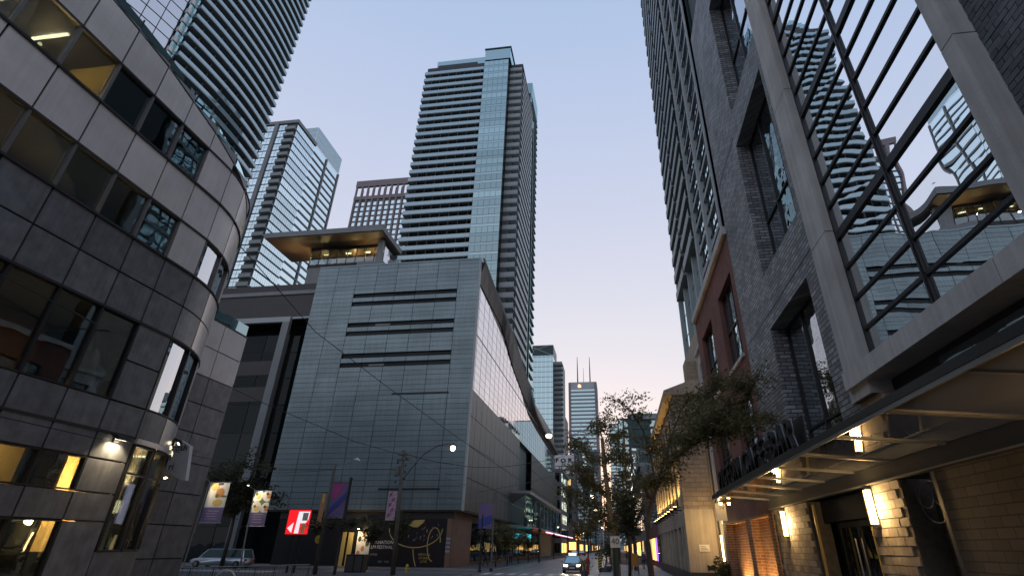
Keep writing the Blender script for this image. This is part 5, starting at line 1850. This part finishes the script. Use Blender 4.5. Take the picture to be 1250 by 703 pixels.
# slim poles on the theatre pavement
for (x, Y, h, lab) in ((-13.6, 55.6, 5.1, 'short black pole with a round top sign, left of the slim street pole'), (-13.0, 58, 7.4, 'slim grey street pole carrying the overhead wires, left of the first round tree'), (-13.4, 97, 7.3, 'slim pole in front of the cyan screen'), (-13.4, 118, 6.8, 'second slim pole past the cyan screen'), (-13.4, 150, 6.5, 'farthest slim pole below the end of the neon strip')):
    t = T('street_pole', lab, 'pole', (x, Y, 0), 'slim poles along the theatre pavement')
    MB().tube([(x, Y, 0), (x, Y, h)], [.11, .07], 8).build('pole', 'pole_grey' if h > 7 else 'black', t)
    MB().lathe([(.2, 0), (.16, .25), (.11, .3)], (x, Y, 0), 8).build('base', 'black', t)
    if Y == 58:
        MB().tube([(x - .1, Y, 7.3), (x + 1.0, Y, 7.35)], .03, 5).build('arm', 'cable_grey', t)
        b = box('banner', 'banner_purple', t, -14.6, -13.15, Y, Y + .03, 3.9, 6.3)
        MB().add([(-14.6, Y - .01, 3.9), (-13.15, Y - .01, 4.4), (-13.15, Y - .01, 5.2), (-14.6, Y - .01, 4.8)], [(0, 1, 2, 3)]).build('print', 'banner_blue', b, recalc=False)
    else:
        MB().lathe([(.06, 0), (.32, .1), (.34, .4), (.06, .55)], (x - .05, Y - .05, h * .62), 8).build('ball_basket', 'leaf_dark', t)
# traffic light
tl = T('traffic_light', 'dark traffic signal head before the cyan screen, seen from the back', 'traffic light', (-12.9, 92, 0))
MB().tube([(-12.9, 92, 0), (-12.9, 92, 6.2)], .1, 8).build('pole', 'black', tl)
for k in range(2):
    box('signal_head', 'teal_metal', tl, -13.2 - k * 2.2, -12.7 - k * 2.2, 91.7, 92.0, 5.2, 6.6)
MB().tube([(-12.9, 92, 6.0), (-15.3, 92, 6.0)], .05, 6).build('arm', 'black', tl)
# globe lamp hung over the street and the far lamps
hl = T('hanging_lamp', 'lit globe lamp hanging from a cable in front of the wavy theatre roof', 'street lamp', (-7.4, 60, 13.6))
lampglobe(hl, atY(670, 531, 60), .36)
MB().tube([atY(670, 528, 60), atY(670, 524, 60), atY(679, 523, 60), atY(698, 526, 62), (1.2, 64, 14.2)], .035, 5).build('cable', 'black', hl)
MB().tube([(1.2, 64, 0), (1.2, 64, 14.4)], [.14, .08], 8).build('pole', 'bark_pale', hl)
names = ['first', 'second', 'third', 'fourth', 'fifth']
for i, (px, py, Y) in enumerate(((723, 605, 92), (727, 622, 122), (731, 635, 160), (712, 650, 205), (735, 643, 230))):
    p = atY(px, py, Y)
    t = T('street_lamp', 'lit globe street lamp far down the street, %s of the receding row from the top' % names[i], 'street lamp', (-2.1, Y, 0), 'globe lamps far down the street')
    MB().tube([(-2.1, Y, 0), (-2.1, Y, p.z + .4)], [.12, .07], 7).build('pole', 'pole_grey', t)
    MB().tube([(-2.1, Y, p.z + .2), ((p.x - 2.1) / 2, Y, p.z + .7), (p.x, Y, p.z + .4)], .05, 5).build('arm', 'pole_grey', t)
    lampglobe(t, p, .34)
# far amber signals
for i, (px, py, Y) in enumerate(((706, 655, 190), (699, 666, 150))):
    p = atY(px, py, Y)
    t = T('amber_sign', 'glowing %s sign on the far left pavement beyond the taxi' % ('amber upper' if i == 0 else 'yellow lower shop'), 'sign', (p.x, Y, 0))
    box('post', 'black', t, p.x - .08, p.x + .08, Y, Y + .15, 0, p.z)
    box('lit_panel', 'shop_amber', t, p.x - .9, p.x + .9, Y - .1, Y, p.z - .9, p.z + .9)

# ------------------------------------------------------------------ overhead wires
def wire(label, pts, r, mat='cable', sag=0.0, n=14):
    P = []
    for a, b in zip(pts, pts[1:]):
        a, b = Vector(a), Vector(b)
        for i in range(n):
            t = i / n
            q = a.lerp(b, t)
            q.z -= sag * 4 * t * (1 - t)
            P.append(q)
    P.append(Vector(pts[-1]))
    o = MB().tube(P, r, 5).build('overhead_wire', mat, None, smooth=True)
    c = P[0].copy()
    o.data.transform(Matrix.Translation(-c))
    o.location = c
    return tag(o, label, 'wire', 'overhead wires across the street')


wire('black wire from the office roof corner down past the theatre window slots', [Vector((-20.3, 21.4, 17.3)), atY(385, 405, 32), atY(470, 470, 40), atY(560, 535, 52), atY(604, 562, 62)], .028)
wire('grey wire rising left from the slim street pole across the tall office windows', [atX(-10, 330, -18.6), atX(118, 396, -18.2), atY(205, 437, 25), atY(320, 491, 34), atY(434, 539, 41), (-18.4, 45, 9.3)], .024)
wire('pale thick wire between wooden power pole and slim street pole', [(-18.4, 45, 9.3), atY(560, 588, 54), (-13.0, 58, 7.35)], .035, 'cable_grey', .12)
wire('thin pale loop of wire below the thick pale wire', [atY(545, 610, 52), atY(575, 611, 55), (-13.0, 58, 7.1)], .022, 'cable_grey', .1)
wire('heavy black trolley wire bowing across the dark theatre wall', [(-18.4, 45, 9.5), atY(550, 566, 50), atY(600, 570, 56), atY(650, 564, 64), atY(690, 556, 74)], .03, 'cable', .12)
wire('thin trolley wire running from slim pole toward the white FOR board', [atY(585, 600, 50), atY(640, 590, 62), atY(690, 576, 76), atY(735, 562, 90)], .022)
wire('low wire crossing the dark lower granite panels', [atX(-10, 506, -18.7), atX(110, 533, -18.5), atY(200, 548, 24), atY(340, 577, 38), (-24.2, 44, 8.0)], .016)
wire('faint low wire beside the blade sign running to the banner pole', [atY(150, 520, 19), atY(255, 556, 30), atY(345, 572, 40), (-18.3, 45, 8.1)], .016)
wire('pale wire from the slim street pole to the theatre marquee', [(-13.0, 58, 7.35), atY(640, 622, 72), atY(655, 626, 92)], .03, 'cable_grey', .1)

# ------------------------------------------------------------------ vehicles
M('paint_dark', (.05, .055, .06), .3, .3, .05, spec=.6)
M('paint_taxi', (.16, .165, .17), .28, .4, .08, 3, spec=.6)
M('paint_silver', (.58, .64, .68), .3, .5, .06, 3, spec=.6)
M('paint_red', (.3, .03, .03), .35, .1, .06)
M('tyre', (.015, .015, .016), .85)


def car(label, loc, rz, paint, Lc=4.6, Wc=1.85, Hc=1.5, taxi=False, suv=False, lights_on=False, cat='car', grp=None, name='car'):
    """front looks along -y before turning"""
    t = T(name, label, cat, (0, 0, 0), grp)
    h = Wc / 2
    zb = .95 if suv else .88
    f, r = -Lc / 2, Lc / 2
    side = [(f + .05, .30), (f, .42), (f + .03, .68), (f + .28, zb - .14), (f + 1.15, zb), (r - .5, zb + .03), (r - .08, zb - .02), (r, .62), (r - .04, .32), (r - .35, .24), (f + .35, .22)]
    mb = MB().prism_x(side, -h, h)
    me = mb.mesh('body', None)
    bm = bmesh.new()
    bm.from_mesh(me)
    for v in bm.verts:
        if v.co.z > zb - .2:
            v.co.x *= .94
        if abs(v.co.y) > Lc / 2 - .15:
            v.co.x *= .90
    bmesh.ops.bevel(bm, geom=list(bm.edges), offset=.055, segments=3, affect='EDGES', clamp_overlap=True)
    bm.to_mesh(me)
    bm.free()
    me.materials.append(MATS[paint])
    me.polygons.foreach_set('use_smooth', [True] * len(me.polygons))
    b = bpy.data.objects.new('body', me)
    COL.objects.link(b)
    b.parent = t
    # cabin
    fy0, fy1 = f + 1.0, f + 1.75
    ry0, ry1 = (r - .22, r - .5) if suv else (r - .55, r - 1.25)
    hb, ht = h * .90, h * .70
    v = [(-hb, fy0, zb - .02), (hb, fy0, zb - .02), (hb, ry0, zb), (-hb, ry0, zb), (-ht, fy1, Hc - .05), (ht, fy1, Hc - .05), (ht, ry1, Hc - .05), (-ht, ry1, Hc - .05)]
    MB().add(v, [(3, 2, 1, 0), (4, 5, 6, 7), (0, 1, 5, 4), (1, 2, 6, 5), (2, 3, 7, 6), (3, 0, 4, 7)]).build('windows', 'glass_teal', t)
    rv = [(-ht - .02, fy1 - .06, Hc - .09), (ht + .02, fy1 - .06, Hc - .09), (ht + .02, ry1 + .08, Hc - .09), (-ht - .02, ry1 + .08, Hc - .09), (-ht + .1, fy1 + .12, Hc), (ht - .1, fy1 + .12, Hc), (ht - .1, ry1 - .1, Hc), (-ht + .1, ry1 - .1, Hc)]
    MB().add(rv, [(3, 2, 1, 0), (4, 5, 6, 7), (0, 1, 5, 4), (1, 2, 6, 5), (2, 3, 7, 6), (3, 0, 4, 7)]).build('roof', paint, t)
    for s in (-1, 1):
        MB().tube([(s * hb, fy0, zb), (s * ht, fy1, Hc - .06)], .045, 5).build('pillar', paint, t)
        MB().tube([(s * hb, ry0, zb), (s * ht, ry1, Hc - .06)], .06, 5).build('pillar', paint, t)
        ym = (fy1 + ry1) / 2
        MB().tube([(s * (hb + .005), ym, zb), (s * (ht + .005), ym, Hc - .06)], .035, 5).build('pillar', 'black', t)
        box('mirror', paint, t, s * (h + .09) - .09, s * (h + .09) + .09, fy0 + .28, fy0 + .38, zb + .02, zb + .16)
        box('headlight', 'head_lamp' if lights_on else 'glass_rail', t, s * h * .68 - .17, s * h * .68 + .17, f - .015, f + .12, .60, .74)
        box('tail_light', 'red', t, s * h * .72 - .14, s * h * .72 + .14, r - .1, r + .012, .66, .86)
        for yy in (f + .85, r - .85):
            wl_ = T('wheel', '', '', (0, 0, 0))
            del wl_['label'], wl_['category']
            bpy.data.objects.remove(wl_)
            R0 = .34
            prof = []
            vs, fs = [], []
            for k in range(16):
                a = k * PI / 8
                for rr, xx in ((R0 - .04, 0), (R0, .03), (R0, .19), (R0 - .04, .22)):
                    vs.append((s * (h - .20 + xx), yy + rr * math.cos(a), R0 + rr * math.sin(a)))
            for k in range(16):
                n = (k + 1) % 16
                fs += [(4 * k + q, 4 * k + q + 1, 4 * n + q + 1, 4 * n + q) for q in range(3)]
            fs += [tuple(4 * k for k in range(16)), tuple(4 * k + 3 for k in range(16))[::-1]]
            w = MB().add(vs, fs).build('wheel', 'tyre', t)
            vs = [(s * (h + .024), yy + .21 * math.cos(k * PI / 8), R0 + .21 * math.sin(k * PI / 8)) for k in range(16)] + [(s * (h + .035), yy, R0)]
            MB().add(vs, [(k, (k + 1) % 16, 16) for k in range(16)]).build('rim', 'steel', w)
    box('grille', 'black', t, -h * .42, h * .42, f - .012, f + .1, .36, .62)
    box('number_plate', 'white_paint', t, -.26, .26, f - .03, f - .013, .40, .53)
    if taxi:
        box('roof_sign', 'sign_lit', t, -.38, .38, -.25, -.05, Hc, Hc + .22)
    if lights_on:
        for s in (-1, 1):
            light('lamp_light', 'SPOT', (s * h * .68, f - .1, .66), 160, (1, .8, .5), t, .08, aim=(0, -1, -.16), spot=60)
    t.location = loc
    t.rotation_euler.z = rz
    return t


car('oncoming grey taxi with lit headlamps and a glowing roof sign', (-4.75, 58.5, 0), R(3), 'paint_taxi', taxi=True, lights_on=True, cat='taxi', name='taxi')
car('pale silver crossover parked side-on behind the metal handrail', (-42.1, 57.0, 0), R(-90), 'paint_silver', Lc=6.3, Wc=2.0, Hc=1.78, suv=True)
for i, (x, y, lab, p) in enumerate(((-11.6, 150, 'dark car far down the street at the left kerb, nearest of three', 'paint_dark'), (-11.5, 178, 'red car far down the street at the left kerb', 'paint_red'), (-4.6, 230, 'small far car approaching in the middle of the street', 'paint_dark'))):
    car(lab, (x, y, 0), 0, p, grp='cars far down the street', lights_on=(i == 2))

# ------------------------------------------------------------------ people
def person(label, loc, rz, top, legs, stride=.25, h=1.72):
    t = T('person', label, 'person', (0, 0, 0), 'people on the pavements')
    k = h / 1.72
    J = {'pel': (0, 0, .95), 'sp': (0, .01, 1.15), 'ch': (0, .01, 1.36), 'nk': (0, 0, 1.50), 'hd': (0, -.02, 1.60), 'ht': (0, -.01, 1.71)}
    Rr = {'pel': .145, 'sp': .13, 'ch': .155, 'nk': .055, 'hd': .098, 'ht': .075}
    E_ = [('pel', 'sp'), ('sp', 'ch'), ('ch', 'nk'), ('nk', 'hd'), ('hd', 'ht')]
    for s, nm in ((-1, 'l'), (1, 'r')):
        d = stride * s
        J.update({nm + 'h': (s * .10, 0, .88), nm + 'k': (s * .11, -d * .5 - .03, .49), nm + 'a': (s * .11, -d + .06 * (s < 0), .09), nm + 't': (s * .115, -d - .13, .035),
                  nm + 's': (s * .19, .01, 1.42), nm + 'e': (s * .25, d * .35 + .03, 1.14), nm + 'w': (s * .25, d * .7 - .06, .90), nm + 'f': (s * .24, d * .75 - .09, .80)})
        Rr.update({nm + 'h': .095, nm + 'k': .066, nm + 'a': .045, nm + 't': .038, nm + 's': .065, nm + 'e': .047, nm + 'w': .033, nm + 'f': .03})
        E_ += [('pel', nm + 'h'), (nm + 'h', nm + 'k'), (nm + 'k', nm + 'a'), (nm + 'a', nm + 't'), ('ch', nm + 's'), (nm + 's', nm + 'e'), (nm + 'e', nm + 'w'), (nm + 'w', nm + 'f')]
    ks = list(J)
    me = bpy.data.meshes.new('body')
    me.from_pydata([tuple(c * k for c in J[n]) for n in ks], [(ks.index(a), ks.index(b)) for a, b in E_], [])
    o = bpy.data.objects.new('body', me)
    COL.objects.link(o)
    sk = o.modifiers.new('skin', 'SKIN')
    for i, n in enumerate(ks):
        me.skin_vertices[0].data[i].radius = (Rr[n] * k, Rr[n] * k * (.78 if n in ('ch', 'sp', 'pel') else 1))
        me.skin_vertices[0].data[i].use_root = n == 'pel'
    o.modifiers.new('sub', 'SUBSURF').levels = 1
    dg = bpy.context.evaluated_depsgraph_get()
    m2 = bpy.data.meshes.new_from_object(o.evaluated_get(dg))
    m2.name = 'body'
    o.modifiers.clear()
    o.data = m2
    for mm_ in (legs, top, 'skin'):
        m2.materials.append(MATS[mm_])
    for p in m2.polygons:
        z = p.center.z / k
        p.material_index = 0 if z < .93 else 2 if z > 1.50 or (abs(p.center.x) > .2 and z < .86) else 1
        p.use_smooth = True
    o.parent = t
    MB().lathe([(.085 * k, 1.56 * k), (.108 * k, 1.64 * k), (.10 * k, 1.72 * k), (.04 * k, 1.77 * k)], (0, .012, 0), 10).build('hair', 'art_brown', t, smooth=True)
    t.location = loc
    t.rotation_euler.z = rz
    return t


M('skin', (.42, .27, .2), .6)
M('cloth_dark', (.03, .032, .04), .8)
M('cloth_grey', (.12, .12, .13), .8)
M('cloth_tan', (.28, .22, .16), .8)
for x, y, rz, tp, lg_, lab in ((1.6, 62, .2, 'cloth_dark', 'cloth_dark', 'pedestrian all in black on the right pavement, left of the orange board'), (2.6, 66, 3.0, 'cloth_grey', 'cloth_dark', 'pedestrian in a grey top and dark trousers on the right pavement'), (3.2, 75, .1, 'cloth_tan', 'cloth_dark', 'pedestrian in a tan top near the stone building'), (1.0, 80, 3.2, 'cloth_dark', 'cloth_grey', 'pedestrian in dark top and grey trousers farther along the right pavement'), (-16.1, 68.5, 1.4, 'cloth_dark', 'cloth_dark', 'dark clothed pedestrian beside the first round tree, theatre pavement'), (-15.2, 80, .3, 'cloth_grey', 'cloth_dark', 'pedestrian in grey walking under the third round tree')):
    person(lab, (x, y, .12), rz, tp, lg_)

# ------------------------------------------------------------------ small street furniture
def atZ(px, py, z):
    d = ray(px, py)
    return Vector((0, 0, CAMH)) + d * ((z - CAMH) / d.z)


hr = T('handrail', 'long metal handrail of a raised terrace in front of the parked silver crossover', 'railing', tuple(atZ(280, 691, .95))[:2] + (0,))
pA, pB = atZ(168, 694.5, .95), atZ(378, 688.5, .95)
MB().tube([pA, pB], .035, 8).build('top_rail', 'steel', hr)
MB().tube([pA - Vector((0, 0, .85)), pB - Vector((0, 0, .85))], .02, 6).build('bottom_rail', 'dark_frame', hr)
for i in range(9):
    q = pA.lerp(pB, i / 8)
    MB().tube([q, q - Vector((0, 0, .95))], .025, 6).build('post', 'dark_frame', hr)
for i in range(40):
    q = pA.lerp(pB, (i + .5) / 40)
    MB().tube([q - Vector((0, 0, .02)), q - Vector((0, 0, .85))], .008, 4).build('baluster', 'dark_frame', hr)
c = atZ(262, 700, .7)
bs_ = T('bicycle_stand', 'bright steel hoop just behind the handrail below the silver crossover', 'bike stand', (c.x, c.y + 1, 0))
MB().tube([(c.x + .55 * math.cos(q * PI / 10), c.y + 1 + .1 * math.cos(q * PI / 10), .35 + .5 * math.sin(q * PI / 10)) for q in range(11)], .045, 6).build('hoop', 'white_paint', bs_)
MB().tube([(c.x - .55, c.y + .9, 0), (c.x - .55, c.y + .9, .35)], .045, 6).build('leg', 'white_paint', bs_)
MB().tube([(c.x + .55, c.y + 1.1, 0), (c.x + .55, c.y + 1.1, .35)], .045, 6).build('leg', 'white_paint', bs_)
ub = T('utility_cabinet', 'black street cabinet standing at the left end of the hoarding', 'utility box', (-23.1, 48.5, 0))
box('cabinet', 'black', ub, -23.9, -22.3, 48.3, 49.2, .1, 1.45)
box('lid', 'metal_dark', ub, -23.95, -22.25, 48.25, 49.25, 1.45, 1.52)
box('door', 'metal_dark', ub, -23.8, -23.15, 48.27, 48.3, .2, 1.4)
box('door', 'metal_dark', ub, -23.05, -22.4, 48.27, 48.3, .2, 1.4)
hy = T('hydrant', 'yellow fire hydrant in front of the black hoarding', 'hydrant', (-19.2, 51.0, 0))
hy.location = (-18.6, 49.3, 0)
c = hy.location.copy()
MB().lathe([(.16, 0), (.16, .08), (.11, .1), (.11, .55), (.14, .58), (.12, .7), (.04, .8)], c, 10).build('barrel', 'yellow', hy)
MB().tube([c + Vector((-.2, 0, .42)), c + Vector((.2, 0, .42))], .06, 8).build('outlet', 'yellow', hy)
dw = T('lit_doorway', 'yellow lit doorway between the street trees, left of the hoarding', 'doorway', (-31, 63, 0))
for px0, px1 in ((416, 421), (424, 430)):
    a, b = atY(px0, 660, 63), atY(px1, 660, 63)
    box('door_panel', 'art_gold', dw, a.x, b.x, 63.1, 63.2, .1, 3.6)
a, b = atY(437, 655, 63), atY(453, 655, 63)
box('poster', 'banner_white', dw, a.x, b.x, 62.9, 62.94, .4, 3.7)
for i in range(5):
    cx, cz = a.x + (b.x - a.x) * (.2 + .3 * (i % 3)), 1.4 + .5 * i
    MB().add([(cx + .22 * math.cos(q * PI / 4), 62.88, cz + .3 * math.sin(q * PI / 4)) for q in range(8)], [tuple(range(8))]).build('print', random.choice(['food_green', 'plate_dark', 'food_orange']), dw, recalc=False)
light('doorway_light', 'POINT', ((a.x + b.x) / 2 - .6, 61.9, 3.6), 120, (1, .75, .4), dw, .2)
MB().lathe([(.1, 0), (.14, .12)], ((a.x + b.x) / 2 - .6, 62.4, 3.9), 8).build('lamp', 'lamp_white', dw)
p = atY(751, 661, 27)
sp40 = T('speed_sign', 'white speed limit 40 sign on a thick dark post in front of the pale trunk', 'sign', (p.x, 27, 0))
box('plate', 'banner_white', sp40, p.x - .23, p.x + .23, 26.98, 27.0, p.z - .24, p.z + .24)
text('lettering', '40', .36, (p.x, 26.975, p.z + .01), (1, 0, 0), (0, 0, 1), 'black', sp40, .003)
MB().tube([(p.x + .02, 27.2, 0), (p.x + .02, 27.2, p.z - .2)], .17, 12).build('post', 'teal_metal', sp40)
MB().tube([(p.x + .02, 27.06, p.z - .3), (p.x + .02, 27.06, p.z + .2)], .03, 6).build('bracket', 'black', sp40)
hz = T('hazard_board', 'yellow and black striped hazard board at the right kerb', 'hazard board', (-1.9, 56, 0))
box('board', 'black', hz, -2.1, -1.75, 55.9, 55.95, .35, 1.5)
for k in range(5):
    MB().add([(-2.1, 55.89, .42 + k * .22), (-1.75, 55.89, .54 + k * .22), (-1.75, 55.89, .64 + k * .22), (-2.1, 55.89, .52 + k * .22)], [(0, 1, 2, 3)]).build('stripe', 'yellow', hz, recalc=False)
box('post', 'black', hz, -1.97, -1.88, 55.95, 56.0, 0, 1.4)
ob = T('orange_board', 'small orange board on a dark post on the right pavement', 'sign', (1.9, 52, 0))
p = atY(774, 683, 52)
box('panel', 'food_orange', ob, p.x - .35, p.x + .35, 52, 52.04, p.z - .5, p.z + .5)
box('post', 'black', ob, p.x + .3, p.x + .38, 52.04, 52.1, 0, p.z + .5)
fb_ = T('barrier', 'low grey fence panel on the right pavement beside the tree', 'barrier', (1.6, 48, 0))
fm = MB()
for i in range(9):
    MB().tube([(.5 + i * .2, 48, .15), (.5 + i * .2, 48, 1.0)], .015, 4).build('bar', 'steel', fb_)
for z in (.15, 1.0):
    MB().tube([(.45, 48, z), (2.15, 48, z)], .025, 6).build('rail', 'steel', fb_)
for x in (.5, 2.1):
    MB().tube([(x, 47.8, .02), (x, 48, .2), (x, 48.2, .02)], .02, 5).build('foot', 'steel', fb_)
rp_ = T('post_box', 'red bollard at the kerb just right of the taxi', 'bollard', (-3.0, 54, 0))
MB().lathe([(.16, 0), (.16, 1.0), (.2, 1.02), (.2, 1.25), (.08, 1.4)], (-3.0, 54, 0), 10).build('shaft', 'red', rp_)
for i in range(2):
    c = atZ(190 + i * 14, 699, 0)
    t = T('newspaper_box', 'dark newspaper box by the office corner, %s of two' % ('left' if i == 0 else 'right'), 'newspaper box', (c.x, c.y, 0), 'newspaper boxes at the office corner')
    box('box', 'black', t, c.x - .3, c.x + .3, c.y, c.y + .5, .3, 1.3)
    box('window', 'banner_white' if i else 'glass_dark', t, c.x - .22, c.x + .22, c.y - .01, c.y - .002, .75, 1.2)
    box('foot', 'metal_dark', t, c.x - .2, c.x + .2, c.y + .1, c.y + .4, 0, .3)
